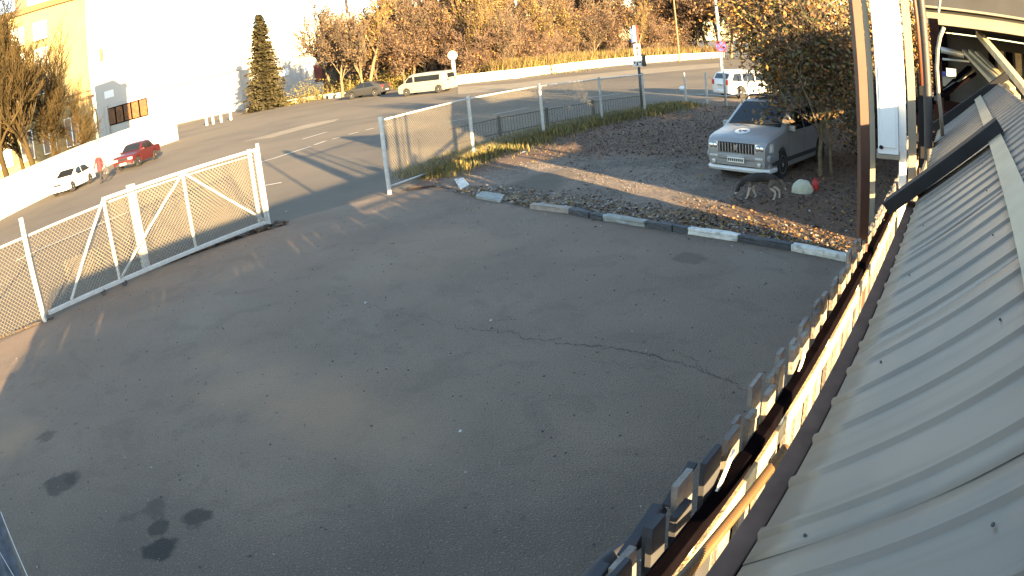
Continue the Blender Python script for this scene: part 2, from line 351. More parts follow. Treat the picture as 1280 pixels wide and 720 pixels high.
def lot_sheet():
    bm = bmesh.new(); st = .25; g = {}
    x0, x1, y0, y1 = -3, 15, 6, 38
    nx, ny = int((x1-x0)/st), int((y1-y0)/st)
    for i in range(nx+1):
        for j in range(ny+1):
            x, y = x0+i*st, y0+j*st
            if inside((x, y), lot): g[i, j] = bm.verts.new((x, y, hgt(x, y)))
    for i in range(nx):
        for j in range(ny):
            q = [g.get(k) for k in ((i, j), (i+1, j), (i+1, j+1), (i, j+1))]
            if all(q): bm.faces.new(q)
    me = bpy.data.meshes.new('gravel_lot'); bm.to_mesh(me); bm.free(); me.materials.append(M['gravel'])
    me.polygons.foreach_set('use_smooth', [True]*len(me.polygons))
    o = link('gravel_lot', me, kind='structure'); return o
sheet('lot_base', lot, .002, M['gravel'])
lot_sheet()
def scatter(name, n, mats, fn, szr, flat, label, cat, zoff=.0, weights=None):
    b = MB()
    for i in range(n):
        p = fn()
        if p is None: continue
        x, y, z = p; s = ri(*szr); b.cur = random.choices(range(len(mats)), weights)[0]
        a = ri(0, 6.28); ca, sa = math.cos(a)*s, math.sin(a)*s
        if flat:
            t1, t2 = ri(-.5, .5)*s, ri(-.5, .5)*s; zz = z+zoff+abs(t1)*.5+abs(t2)*.5+.004
            b.add([(x-ca, y-sa, zz-t1), (x+sa*.6, y-ca*.6, zz-t2), (x+ca, y+sa, zz+t1), (x-sa*.6, y+ca*.6, zz+t2)], [(0, 1, 2, 3)])
        else:
            k = [ri(.7, 1.2) for _ in range(6)]; zz = z+zoff+s*.2
            b.add([(x+ca*k[0], y+sa*k[0], zz), (x-sa*k[1], y+ca*k[1], zz), (x-ca*k[2], y-sa*k[2], zz), (x+sa*k[3], y-ca*k[3], zz), (x, y, zz+s*.6*k[4]), (x, y, zz-s*.5)],
                  [(0, 1, 4), (1, 2, 4), (2, 3, 4), (3, 0, 4), (1, 0, 5), (2, 1, 5), (3, 2, 5), (0, 3, 5)])
    o = b.build(name, [M[k] for k in mats]); return tag(o, label, cat, kind='stuff')
def in_lot():
    x, y = ri(-2.5, 14), ri(8, 36)
    return (x, y, hgt(x, y)) if inside((x, y), lot) else None
def in_gravel():
    for _ in range(6):
        x, y = ri(-2, 8), ri(13.5, 25)
        if inside((x, y), lot) and mnoise.noise(Vector((x*.5, y*.5, 1)))+ .35 > ri(0, .6): return (x, y, hgt(x, y))
M['stone_a'] = mat('stone_grey', (.18, .155, .13), .9, var=.3, scale=3); M['stone_b'] = mat('stone_pale', (.26, .25, .23), .9, var=.2, scale=3)
scatter('gravel_stones', 16000, ['stone_a', 'stone_b', 'gravel'], in_gravel, (.007, .022), False, 'loose grey gravel stones on the lot before the silver minivan', 'gravel', weights=[5, .5, 5])
def leaf_place():
    for _ in range(8):
        x, y = ri(1, 14), ri(8, 34)
        if not inside((x, y), lot): continue
        w = .08+.8*(math.hypot(x-2.2, y-17.2) > 3.9)+(y < 14.6)*.3
        if mnoise.noise(Vector((x*.7, y*.7, 5)))*.6+w > ri(0, 1.1): return (x, y, hgt(x, y))
scatter('fallen_leaves', 24000, ['leaf_b', 'leaf_o', 'leaf_y', 'soil', 'stone_b'], leaf_place, (.02, .05), True, 'brown and orange leaves fallen over the unpaved lot', 'leaves', weights=[10, 2.6, .8, 8, .25])
def kerb_strip():
    x, y = ri(-1.2, 6), ri(9.5, 19); 
    dd = Vector((x, y, 0)); dline = (dd-Vector((.4, 15.2, 0))).dot(Vector((.725, .69, 0)))
    return (x, y, hgt(x, y)) if inside((x, y), lot) and -.2 < dline < 1.5*ri(.3, 1) else None
scatter('kerbside_leaves', 26000, ['leaf_o', 'leaf_y', 'kerb_p', 'leaf_b'], kerb_strip, (.018, .045), True, 'tan and orange leaf litter along the inner side of the kerb', 'leaves', weights=[3, 2.5, 4, 3])
def yard_place():
    x, y = ri(-10, 5), ri(1.8, 17)
    return (x, y, 0) if x*.69+y*.725 < 10.8 else None
scatter('yard_grit', 1500, ['stone_a', 'stone_b', 'kerb_d', 'leaf_b'], yard_place, (.006, .02), False, 'grit and tiny pebbles strewn over the yard asphalt', 'grit', weights=[4, 1.2, 6, 2])
def gate_debris():
    a, c, k = Vector((-7.9, 13.9, 0)), Vector((-5.6, 16.7, 0)), ri(0, 1)
    p = a.lerp(c, k**.6)+Vector((ri(-.12, .3)*k, -ri(0, .35)*k, 0)); return (p.x, p.y, abs(ri(-.05, .05))*k)
scatter('leaf_drift', 1600, ['leaf_b', 'soil', 'leaf_b', 'kerb_d'], gate_debris, (.02, .06), True, 'drift of brown leaves and dirt under the sliding gate', 'leaves')
def gate_debris2():
    a, c = Vector((-11.3, 9.6, 0)), Vector((-9.5, 11.0, 0)); p = a.lerp(c, ri(0, 1)**.7)
    return (p.x+ri(-.06, .06), p.y+ri(-.06, .06), 0)
scatter('dirt_line', 500, ['soil', 'kerb_d', 'leaf_b'], gate_debris2, (.02, .05), False, 'line of dark clods at the foot of the left fence', 'dirt')

def drift_leaf():
    x, y = ri(-1.5, 5.8), ri(8.5, 19); dd = (Vector((x, y, 0))-Vector((.4, 15.2, 0))).dot(Vector((.725, .69, 0)))
    return (x, y, 0) if -1.3*ri(0, 1)**2 < dd+.02 and dd < -.02 else None
scatter('stray_leaves', 1500, ['leaf_o', 'leaf_y', 'leaf_b', 'stone_b'], drift_leaf, (.012, .032), True, 'stray leaves and crumbs blown over the kerb onto the yard edge', 'leaves', weights=[3, 1, 5, 3])
# dry grass along the right fence
def grass(name, n, region, hr, mats, label, w=.012, cat='grass'):
    b = MB()
    for i in range(n):
        p = region()
        if p is None: continue
        x, y, z = p; h = ri(*hr); a = ri(0, 6.28); l = ri(.1, .6)*h; ww = w*ri(.6, 1.5); b.cur = random.randrange(len(mats))
        dx, dy = math.cos(a), math.sin(a)
        b.add([(x-dy*ww, y+dx*ww, z), (x+dy*ww, y-dx*ww, z), (x+dx*l*.4+dy*ww*.7, y+dy*l*.4-dx*ww*.7, z+h*.6), (x+dx*l*.4-dy*ww*.7, y+dy*l*.4+dx*ww*.7, z+h*.6), (x+dx*l, y+dy*l, z+h)], [(0, 1, 2, 3), (3, 2, 4)])
    return tag(b.build(name, [M[k] for k in mats]), label, cat, kind='stuff')
fl = [Vector(p) for p in ((-3.0, 18.5, 0), (-.8, 23.1, 0), (1.8, 26.9, 0), (4.6, 30.2, 0), (7.0, 32.4, 0), (9.9, 35.4, 0))]
def fence_grass():
    k = ri(.35, 4.99); i = int(k); p = fl[i].lerp(fl[i+1], k-i); n = Vector((.8, -.6, 0)); o = random.gauss(-.1, .55)
    q = p+n*o
    return (q.x, q.y, .01)
grass('dry_grass_strip', 16000, fence_grass, (.08, .32), ['grass', 'leaf_y', 'leaf_g', 'grass'], 'yellow dry grass tufts growing along the foot of the right fence', w=.02)

# ================================================================== KERB
kerb = thing('kerb', (1.9, 13.7, 0), 'broken line of black and white painted kerb stones between yard and gravel lot', 'kerb')
def kstone(p, q, material, h=.12, w=.17):
    a, c = at(*p), at(*q); a.z = c.z = 0; d = (c-a).normalized(); n = Vector((-d.y, d.x, 0)); n = n if n.y > 0 else -n
    Lk = (c-a).length
    bm = bmesh.new(); bmesh.ops.create_cube(bm, size=1)
    bmesh.ops.subdivide_edges(bm, edges=bm.edges[:], cuts=3, use_grid_fill=True)
    for v in bm.verts:
        e = Vector((abs(v.co.x), abs(v.co.y), v.co.z+.5))
        v.co = Vector((v.co.x*Lk*.985, v.co.y*w, (v.co.z+.5)*h))
        k = .012 if v.co.z > h*.4 else .004
        v.co += Vector((ri(-k, k), ri(-k, k), ri(-k, k)*.6))
        if e.y > .49 and e.z > .99 and random.random() < .3: v.co.z -= ri(.005, .03)
    Mx = Matrix.Rotation(math.atan2(d.y, d.x), 4, 'Z'); mid = (a+c)/2+n*(w/2)-Vector((1.9, 13.7, 0)); Mx.translation = mid
    bm.transform(Mx); me = bpy.data.meshes.new('kerb_stone'); bm.to_mesh(me); bm.free(); me.materials.append(M[material])
    return link('kerb_stone', me, kerb, bevel=.008)
for p, q, mt in (((662, 261.5), (711, 267.5), 'kerb_p'), ((711, 267.5), (735, 273), 'kerb_d'), ((737, 273.5), (753, 276.5), 'kerb_d'), ((753, 276), (806, 284.5), 'kerb_g'), ((806, 284.5), (840, 290), 'kerb_d'),
                 ((841, 290), (859, 293), 'kerb_d'), ((859, 293), (922, 302.5), 'kerb_w'), ((922, 302.5), (988, 314), 'kerb_d'), ((988, 314), (1063, 329), 'kerb_w'), ((1064, 329.5), (1120, 345), 'kerb_d')):
    kstone(p, q, mt)
def slab(quad, label, material):
    b = MB(); P_ = [at(*p) for p in quad]; n = len(P_)
    vs = [(p.x, p.y, .0) for p in P_]+[(p.x, p.y, .07+ri(-.02, .03)) for p in P_]
    b.add(vs, [tuple(range(n-1, -1, -1)), tuple(range(n, 2*n))]+[(i, (i+1) % n, n+(i+1) % n, n+i) for i in range(n)])
    return tag(b.build('concrete_slab', M[material], fixn=True, bevel=.008), label, 'concrete slab')
slab([(568, 226), (579, 224), (587, 233), (576, 239)], 'small broken white concrete slab nearest the right fence corner', 'kerb_w')
slab([(594.5, 248), (603, 242.5), (631, 247), (626, 254)], 'flat pale concrete slab lying before the first kerb stone', 'kerb_g')

# ================================================================== FENCES AND GATE
def chain_link(parent, p, q, z0, z1, cell=.1, w=.0072, z0b=None, name='wire_mesh', mt='wire'):
    """woven diagonal wires between two posts, from height z0 to z1"""
    b = MB(); p = Vector(p); q = Vector(q); Lh = (q-p).xy.length; d = Vector(((q-p).x, (q-p).y, 0))/Lh; H = z1-z0
    n = Vector((-d.y, d.x, 0))
    k = -H
    while k < Lh:
        for sgn in (1, -1):
            s0, h0, s1, h1 = k, 0, k+H, H
            if s0 < 0: h0 = -s0; s0 = 0
            if s1 > Lh: h1 = H-(s1-Lh); s1 = Lh
            if s1 > s0+.02:
                a = p+d*s0; c = p+d*s1; za, zc = (z0+h0, z0+h1) if sgn > 0 else (z1-h0, z1-h1)
                o = n*(.003*sgn); a = Vector((a.x, a.y, za))+o; c = Vector((c.x, c.y, zc))+o
                b.tube([a, c], w*.5, n=3, cap=False)
        k += cell
    return b.build(name, M[mt], parent, kind='stuff')
# ---- left fixed fence
LA, LB, LE = at(57, 402), at(187, 337.5), at(334, 284)
for v in (LA, LB, LE): v.z = 0
ldir = (LE-LA).normalized(); lnor = Vector((-ldir.y, ldir.x, 0))
lf = thing('chain_link_fence', LA, 'white chain link fence standing behind the sliding gate at the left', 'fence')
def local(par, *ps): return [Vector(p)-par.location for p in ps]
def post(parent, p, h, r, material, square=False, capm=True):
    b = MB(); p = Vector(p)-parent.location
    if square: b.box(p+Vector((0, 0, h/2)), (r*2, r*2, h), math.atan2(ldir.y, ldir.x))
    else: b.tube([p, p+Vector((0, 0, h))], r, n=12)
    return b.build('post', M[material], parent, smooth=not square, ang=40)
off = lnor*.16
LZ = LA-ldir*2.6
posts_l = [LZ+off, LA+off*.2, LB+off, LE+off]
post(lf, posts_l[0], 2.0, .05, 'gatepaint'); post(lf, posts_l[1], 2.22, .058, 'gatepaint'); post(lf, posts_l[2], 2.02, .085, 'gatepaint', True)
post(lf, LE+off-ldir*.08, 2.02, .055, 'gatepaint'); post(lf, LE+off+ldir*.1-off*.9, 2.12, .045, 'gatepaint')
tl = MB()
pts = local(lf, LZ+off+Vector((0, 0, 1.78)), LA+off+Vector((0, 0, 1.8)), LB+off+Vector((0, 0, 1.82)), LE+off+Vector((0, 0, 1.84)))
tl.tube(pts, .026, 8); tl.build('top_rail', M['gatepaint'], lf, smooth=True)
for a, c in ((LZ, LA), (LA, LB), (LB, LE)):
    a2, c2 = local(lf, a+off, c+off); chain_link(lf, a2, c2, .08, 1.8)
# ---- sliding gate
gt = thing('sliding_gate', LE-ldir*3.3, 'white sliding yard gate of steel frame, diagonal braces and chain link', 'gate')
O = LE; GH = 1.98; GZ = .14
def gp_(s, z): return O-ldir*s+Vector((0, 0, z))-gt.location
s1 = (at(149.9, 358)-O).xy.length; s2 = (at(242.7, 318)-O).xy.length; s0 = (at(66.8, 401)-O).xy.length; sT = (at(93, 386)-O).xy.length
g = .065
def gbar(name, a, c, w=g):
    b = MB(); b.bar(a, c, w, w); return b.build(name, M['gatepaint'], gt, bevel=.006)
gbar('bottom_rail', gp_(s0, GZ), gp_(-.03, GZ), .085)
gbar('top_rail', gp_(s1+.03, GH), gp_(-.03, GH), .07)
for s_ in (s1, s2, 0): gbar('upright', gp_(s_, GZ+.04), gp_(s_, GH-.035), .06)
gbar('brace', gp_(s1+.02, GH-.02), gp_(sT, GZ+.05), .05)
gbar('brace', gp_(s1-.05, GZ+.06), gp_(s2+.04, GH-.06), .045)
gbar('brace', gp_(s2-.05, GH-.06), gp_(.05, GZ+.06), .05)
for a, c in ((s1, s2), (s2, 0)): chain_link(gt, gp_(a, 0)-lnor*.03, gp_(c, 0)-lnor*.03, GZ+.04, GH-.04)
chain_link(gt, gp_(sT, 0)-lnor*.02, gp_(s1, 0)-lnor*.02, GZ+.04, GZ+.9)
for s_ in (s1+.5, s1-.1):
    b = MB(); b.lathe(gp_(s_, .07), [(.05, -.03), (.07, -.03), (.07, .03), (.05, .03)], 12, 'Y'); b.build('roller', M['kerb_d'], gt)
# ---- right fence
rf = thing('chain_link_fence', fl[0], 'white posted chain link fence running beside the grass strip on the right', 'fence')
hts = [2.12, 2.1, 2.07, 2.0, 1.98]
for i in range(5): post(rf, fl[i], hts[i], .06 if i < 3 else .055, 'gatepaint' if i < 3 else 'galv')
for i in range(4):
    a, c = local(rf, fl[i], fl[i+1]); t = MB(); t.tube([a+Vector((0, 0, hts[i]-.1)), c+Vector((0, 0, hts[i+1]-.1))], .028, 8); t.build('top_rail', M['gatepaint'], rf, smooth=True)
    chain_link(rf, a, c, .06, hts[i]-.12, cell=.1 if i < 2 else .12, w=.008)
a, c = local(rf, fl[0], fl[0].lerp(fl[1], .45)); t = MB(); t.tube([a+Vector((0, 0, .2)), c+Vector((0, 0, .12))], .028, 8); t.build('bottom_rail', M['gatepaint'], rf, smooth=True)
# ---- low black railing beyond it
rp = [Vector(p) for p in ((-1.7, 26.0, 0), (.15, 28.1, 0), (2.2, 29.9, 0), (4.5, 32.0, 0), (7.3, 34.0, 0))]
rl = thing('pedestrian_railing', rp[0], 'low black bar railing along the street behind the right fence', 'railing')
for i, p in enumerate(rp[1:]):
    b = MB(); q = p-rl.location; b.box(q+Vector((0, 0, .42)), (.1, .1, .84), .8); b.build('post', M['blackrail'], rl)
for i in range(4):
    a, c = local(rl, rp[i], rp[i+1]); b = MB()
    for zz in (.74, .14): b.bar(a+Vector((0, 0, zz)), c+Vector((0, 0, zz)), .035, .04)
    n = int((c-a).length/.16)
    for k in range(1, n): b.bar((a.lerp(c, k/n))+Vector((0, 0, .14)), (a.lerp(c, k/n))+Vector((0, 0, .74)), .018)
    b.build('bar_panel', M['blackrail'], rl)
# ---- galvanised barrier right of it
gb = thing('post_and_rail_barrier', fl[5], 'grey galvanised posts with thin rails before the white estate car', 'barrier')
bp = [at(858, 131), at(884.5, 131), at(908, 133), at(936, 128), at(965, 127)]
for p in bp:
    b = MB(); b.tube([p-gb.location, p-gb.location+Vector((0, 0, 1.75))], .055, 10); b.build('post', M['galv'], gb, smooth=True, ang=40)
for i in range(4):
    b = MB(); b.tube([bp[i]-gb.location+Vector((0, 0, .55)), bp[i+1]-gb.location+Vector((0, 0, .55))], .03, 6); b.build('rail', M['galv'], gb)
b = MB(); b.lathe(at(853, 111, .75), [(.02, -.1), (.16, -.06), (.2, .03), (.12, .14), (.02, .16)], 14); tag(b.build('traffic_mirror', M['cabinet'], smooth=True), 'round white plastic blob hung on the first galvanised post', 'fitting')

# ================================================================== LEAN-TO ROOF, FASCIA, PICKET FENCE (all run along DV)
def hd(px, py, D):
    """the point seen at a pixel at horizontal distance D from the camera"""
    v = ray(px, py); k = D/math.hypot(v.x, v.y); return Vector((v.x*k, v.y*k, CH+v.z*k))
def wp(b, name, mt, par, **kw):
    """build a part from world coordinates under an unrotated parent"""
    o = b.build(name, mt, par, **kw); o.location = -par.location; return o
TA = math.tan(R(37))
def rz(m_): return 2.55-(m_-.31)*TA
roof = thing('lean_to_roof', dm(3, .3, 0), 'pale ribbed metal lean-to roof filling the lower right, with tan flashing strip', 'roof')
PIT = .21
def roof_sheet(d0, n, m0, m1, mt, lift=0.0, name='roof_sheet'):
    b = MB(); prof = []
    for i in range(n):
        x = d0+i*PIT
        prof += [(x, 0), (x+.05, 0), (x+.086, 0), (x+.100, .011), (x+.118, .011), (x+.132, 0), (x+.17, 0)]
    prof.append((d0+n*PIT+.02, 0))
    nrm = (MV*TA+Vector((0, 0, 1))).normalized(); rows = 7; vs = []; fs = []
    for j in range(rows+1):
        mm = m0+(m1-m0)*j/rows
        sag = -.004*math.sin(j/rows*math.pi)+.0015*math.sin(d0*7+j)
        for x, h in prof: vs.append(dm(x, mm, rz(mm))+nrm*(h+lift+sag))
    w = len(prof)
    for j in range(rows):
        for i in range(w-1): fs.append((j*w+i, j*w+i+1, (j+1)*w+i+1, (j+1)*w+i))
    b.add(vs, fs)
    # turned down thickness at the eave
    o = wp(b, name, mt, roof, smooth=True, ang=25)
    sol = o.modifiers.new('thickness', 'SOLIDIFY'); sol.thickness = .002
    return o
nn = 5; d = 1.03-PIT*5*5; k = 0
while d < 8.4:
    n_ = nn if d+nn*PIT < 8.75 else 3
    mt = M['flash2'] if 4.7 < d+.2 < 5.6 and 'flash2' in M else M['roofsheet']
    roof_sheet(d, n_, .315, -.29, mt, lift=.0015*(k % 2)); roof_sheet(d, n_, -.27, -.60, M['roofsheet'], lift=.012+.0015*(k % 2)); d += n_*PIT; k += 1
nrm = (MV*TA+Vector((0, 0, 1))).normalized()
b = MB(); b.bar(dm(-4.2, -.29, rz(-.29))+nrm*.035, dm(8.75, -.29, rz(-.29))+nrm*.035, .115, .02, up=nrm); wp(b, 'ridge_flashing', M['flash'], roof)
b = MB()
b2 = MB()
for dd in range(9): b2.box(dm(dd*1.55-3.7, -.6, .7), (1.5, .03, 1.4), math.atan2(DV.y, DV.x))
wp(b2, 'low_sun_block', M['darkwood'], roof)  # unseen wall added to cut the low sun reaching the picket gaps
for i in range(58):
    x = 1.03-PIT*10+.107+i*PIT
    for mm in (.2, -.16, -.5):
        if (i+int(mm*10)) % 4 == 0: b.lathe(dm(x-.07, mm, rz(mm))+nrm*(.004+(.012 if mm < -.3 else 0)), [(.0042, 0), (.0042, .004), (.002, .006)], 6)
wp(b, 'roofing_screws', M['kerb_d'], roof, kind='stuff')
b = MB(); b.box(dm(.28, .324, 2.43), (9.0, .02, .12), math.atan2(DV.y, DV.x)); wp(b, 'gutter', M['black'], roof, bevel=.004)
b = MB(); b.box(dm(.28, .285, 2.475), (9.0, .03, .15), math.atan2(DV.y, DV.x)); wp(b, 'eave_sun_block', M['darkwood'], roof)  # added out of sight under the sheet to shade the fascia top
b = MB(); b.box(dm(.27, .366, 2.385), (8.99, .06, .23), math.atan2(DV.y, DV.x)); wp(b, 'fascia_board', M['fascia'], roof, bevel=.004)
b = MB(); b.box(dm(6.8, .40, 2.36), (3.9, .03, .11), math.atan2(DV.y, DV.x)); wp(b, 'fascia_board', M['greywood'], roof, bevel=.004)
for dd in (-3, -.5, 1.9, 4.1, 7.8):
    for mm in (.28, -.54):
        b = MB(); b.box(dm(dd, mm, rz(mm)/2-.06), (.09, .09, rz(mm)-.12), math.atan2(DV.y, DV.x)); wp(b, 'roof_post', M['darkwood'], roof)
# the black plank lying over the slope
b = MB(); b.bar(dm(4.66, .50, rz(.50))+nrm*.07, dm(4.66, -.36, rz(-.36))+nrm*.085, .2, .09, up=nrm)
tag(b.build('black_plank', M['black'], bevel=.005), 'heavy black plank lying across the ribbed roof up to the tan flashing', 'plank')
b = MB(); b.bar(dm(8.86, .62, rz(.5)-.06)+nrm*.05, dm(8.86, -.75, rz(-.72))+nrm*.05, .16, .1, up=nrm)
tag(b.build('black_beam', M['black'], bevel=.005), 'black beam closing the far end of the ribbed roof', 'beam')

# picket fence below the eave
pf = thing('picket_fence', dm(3, .7, 0), 'rough picket fence of uneven boards under the eave, sunlit from behind', 'fence')
M['picket'] = mat('old_picket_board', (.19, .165, .14), .9, var=.25, scale=9, bump=.4, col2=(.11, .095, .085), mask=(3, .55))
d = -4.0; ang = math.atan2(DV.y, DV.x); random.seed(11)
while d < 10.6:
    w_ = ri(.08, .14); h = ri(2.22, 2.30)+(.04 if random.random() < .12 else 0); h = 2.2+ri(0, .02) if d > 4.72 else h; h += .25 if d > 7.6 else 0
    lean = ri(-.05, .05); mo = .022*(len(pf.children) % 2)+ri(-.004, .004); t_ = ri(.016, .024); p0 = dm(d+w_/2, .70+mo, 0)-pf.location
    b = MB(); ex = DV*(w_/2); ey = MV*(t_/2); sl_ = DV*lean
    zs = [(0, 1.0), (h-.03, 1.0), (h, ri(.8, 1.0))]; vs = []
    for zz, kx in zs:
        for a_, c_ in ((-1, -1), (1, -1), (1, 1), (-1, 1)): vs.append(p0+ex*(a_*kx)+ey*c_+sl_*(zz/h)+Vector((0, 0, zz)))
    b.add(vs, [(3, 2, 1, 0), (8, 9, 10, 11)]+[(4*i+j, 4*i+(j+1) % 4, 4*i+4+(j+1) % 4, 4*i+4+j) for i in range(2) for j in range(4)])
    b.build('picket', M['slate'] if d < 1.9 and random.random() < .55 else M['picket'], pf)
    d += w_-.006 if random.random() > .0 else w_
b = MB(); b.box(dm(3.2, .735, 1.02)-pf.location, (14.9, .012, 2.04), ang); b.build('light_stop_board', M['darkwood'], pf)  # added behind the pickets to stop sun leaking through onto the yard
for zz, mm, hh, mt in ((2.12, .662, .06, 'darkwood'), (1.985, .667, .08, 'palewood'), (.5, .65, .08, 'darkwood')):
    b = MB(); b.box(dm(3.2, mm, zz)-pf.location, (14.8, .045 if mt == 'darkwood' else .03, hh), ang); b.build('rail', M[mt], pf, bevel=.004)
# torn ends of whitewashed slats tied to the rail
for i in range(9):
    dd = .7+i*.87+ri(-.1, .1); b = MB(); z0 = 2.02+ri(-.02, .03)
    b.bar(dm(dd, .665, z0)-pf.location, dm(dd+ri(.15, .4), .675+ri(-.01, .01), z0+ri(.05, .2))-pf.location, .008, .02); b.build('slat_end', M['whiteboard'], pf)
# ribbed hose along the fascia
b = MB(); hp = []; hr = []
for i in range(360):
    t = i/359; dd = 1.15+.95*t
    hp.append(dm(dd, .535+.02*math.sin(t*3), 2.27-.05*math.sin(t*2.6)-.10*t)); hr.append(.019 if i % 4 < 2 else .0145)
b.tube(hp, hr, 8); tag(b.build('ribbed_hose', M['hose'], smooth=True, ang=30), 'yellow-brown ribbed hose hanging between fascia and pickets at the bottom', 'hose')
b = MB()
b.tube([dm(.72+.07*i, .80+.02*math.sin(i), 2.16-.02*math.cos(i*.7)) for i in range(13)], .028, 8)
tag(b.build('dark_pipe', M['slate'], smooth=True), 'dark blue-grey pipe lying along the outside of the pickets, bottom', 'pipe')
for i, (dd, ll) in enumerate(((1.28, .22), (1.55, .2), (1.0, .2))):
    b = MB(); b.bar(dm(dd, .76, 2.2), dm(dd+ll, .765, 2.24), .035, .01)
    tag(b.build('curled_flap', M['slate'], bevel=.003), ['middle grey flap of roofing felt curling over the picket tops', 'farther grey flap of roofing felt curling over the picket tops', 'nearest grey flap of roofing felt curling over the picket tops'][i], 'felt flap')

# ================================================================== POSTS AND CABINET
b = MB(); b.box(dm(4.6, .72, 2.6), (.078, .07, 5.2), ang+.5); tag(b.build('steel_post', M['brownpole'], bevel=.004), 'tall rust-brown square post standing at the picket fence, upper part sunlit', 'post')
c0 = hd(1099, 192, 6.1); c1 = hd(1122, 199, 6.1)
fdir = (c1-c0); fdir.z = 0; wid = fdir.length; fdir.normalize(); bdir = Vector((-fdir.y, fdir.x, 0)); fa = math.atan2(fdir.y, fdir.x)
cab = thing('white_cabinet', Vector((c0.x, c0.y, 0))+fdir*(wid/2)+bdir*.14, 'tall white metal cabinet box hung high beside the rust-brown post', 'cabinet')
cc = Vector((c0.x, c0.y, 0))+fdir*(wid/2)+bdir*.14
b = MB(); b.box(cc+Vector((0, 0, c0.z+1.3)), (wid+.02, .28, 2.6), fa); wp(b, 'body', M['cabinet'], cab, bevel=.006)
b = MB(); b.box(cc-bdir*.145+Vector((0, 0, c0.z+.42)), (wid-.03, .012, .72), fa); wp(b, 'door', M['cabinet'], cab, bevel=.003)
b = MB(); b.box(cc+Vector((0, 0, c0.z-.02)), (wid+.05, .32, .035), fa); wp(b, 'base_trim', M['cream'], cab)
b = MB(); b.lathe(cc-fdir*(wid/2-.02)-bdir*.155+Vector((0, 0, c0.z+.06)), [(.018, -.01), (.018, .01)], 8, 'Y'); wp(b, 'lock', M['black'], cab)
def vpost(name, px, D, w_, z0, z1, mt, label, cat='post', dpth=None):
    p = hd(px, 120, D); b = MB(); b.box(Vector((p.x, p.y, (z0+z1)/2)), (w_, dpth or w_, z1-z0), fa); return tag(b.build(name, mt, bevel=.004), label, cat)
vpost('timber_post', 1127, 6.4, .075, 0, 4.6, M['paint'], 'white painted post touching the right side of the white cabinet')
vpost('timber_post', 1139, 6.8, .085, 0, 4.9, M['cream'], 'cream post right of the white painted post')
p = hd(1089, 120, 6.2); b = MB(); b.box((p.x, p.y, 3.55), (.05, .06, 3.2), fa); tag(b.build('corner_strip', M['cream']), 'narrow cream strip between rust-brown post and white cabinet', 'strip')

# ================================================================== OPEN CANOPY AT THE UPPER RIGHT
cn = thing('open_canopy', dm(9.5, -3, 0), 'dark open shed canopy with a long cream beam at the upper right', 'canopy')
b = MB(); b.box(dm(9.5, -3.6, 4.02), (.12, 8.2, .2), ang); wp(b, 'cream_beam', M['cream'], cn, bevel=.005)
b = MB(); b.box(dm(9.42, -3.6, 4.15), (.22, 8.3, .03), ang); wp(b, 'trim', M['cream'], cn)
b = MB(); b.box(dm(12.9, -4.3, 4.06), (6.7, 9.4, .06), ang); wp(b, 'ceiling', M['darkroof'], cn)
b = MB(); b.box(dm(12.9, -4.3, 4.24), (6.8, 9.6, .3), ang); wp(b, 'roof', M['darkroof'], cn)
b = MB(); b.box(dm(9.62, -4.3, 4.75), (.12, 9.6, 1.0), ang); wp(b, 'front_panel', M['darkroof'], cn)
b = MB(); b.box(dm(20.4, -5.2, 1.6), (22.9, .2, 3.2), ang); wp(b, 'lot_shade_wall', M['darkroof'], cn)  # out-of-view wall, added and sized to throw shade over the gravel lot
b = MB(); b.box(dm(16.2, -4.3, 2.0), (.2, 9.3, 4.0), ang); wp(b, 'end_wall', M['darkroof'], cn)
for dd in (9.5, 12.8, 16):
    b = MB(); b.box(dm(dd, .32, 2.0), (.14, .14, 4.0), ang); wp(b, 'column', M['darkwood'], cn)
for i, (a_, c_) in enumerate((((1205, 64), (1243, 104)), ((1213, 64), (1256, 106)), ((1221, 66), (1266, 112)), ((1228, 74), (1272, 122)))):
    b = MB(); b.bar(hd(*a_, 15-i*.8), hd(*c_, 9.6-i*.3), .09, .07); wp(b, 'rafter', M['palewood'], cn)
b = MB(); b.bar(hd(1223, 42, 10.2), hd(1286, 118, 7.4), .09, .09); wp(b, 'strut', M['palewood'], cn)
for i in range(5):
    b = MB(); q = hd(1240+i*11, 76+i*1.5, 13.5); b.box(q, (.14, .14, .42), ang); wp(b, 'hanger', M['palewood' if i % 2 else 'darkwood'], cn)
p = hd(1156, 60, 7.2); b = MB(); b.tube([(p.x, p.y, 0), (p.x, p.y, 5.2)], .05, 12)
for zz in (3.2, 3.62, 3.9): b.lathe((p.x, p.y, zz), [(.056, -.012), (.056, .012)], 12)
tag(b.build('drainpipe', M['plastic'], smooth=True, ang=40), 'dark round drainpipe at the left end of the cream beam', 'pipe')
p = hd(1149, 60, 7.0); b = MB(); b.tube([(p.x-.05, p.y, 5.2), (p.x, p.y, 3.9), hd(1152, 107, 7.0)], .022, 8)
tag(b.build('thin_pipe', M['copper'], smooth=True), 'thin orange-brown pipe hanging just left of the drainpipe', 'pipe')
b = MB(); b.box(hd(1157, 150, 7.4)*1.0, (.2, .16, 1.0), ang); tag(b.build('dark_column_box', M['black']), 'black box column below the drainpipe', 'column')
b = MB(); b.tube([hd(x, y, 7.6) for x, y in ((1180, 34), (1175, 46), (1172, 62), (1171, 85), (1173, 115), (1176, 140), (1178, 170))], .024, 8)
tag(b.build('bent_white_pipe', M['cream'], smooth=True), 'thin off-white pipe bending down beneath the cream beam', 'pipe')
b = MB(); b.tube([hd(1175, 0, 7.6), hd(1174, 8, 7.6), hd(1173, 16, 7.6)], .018, 6); tag(b.build('cable', M['cream']), 'short pale cable above the cream beam', 'cable')
random.seed(3)
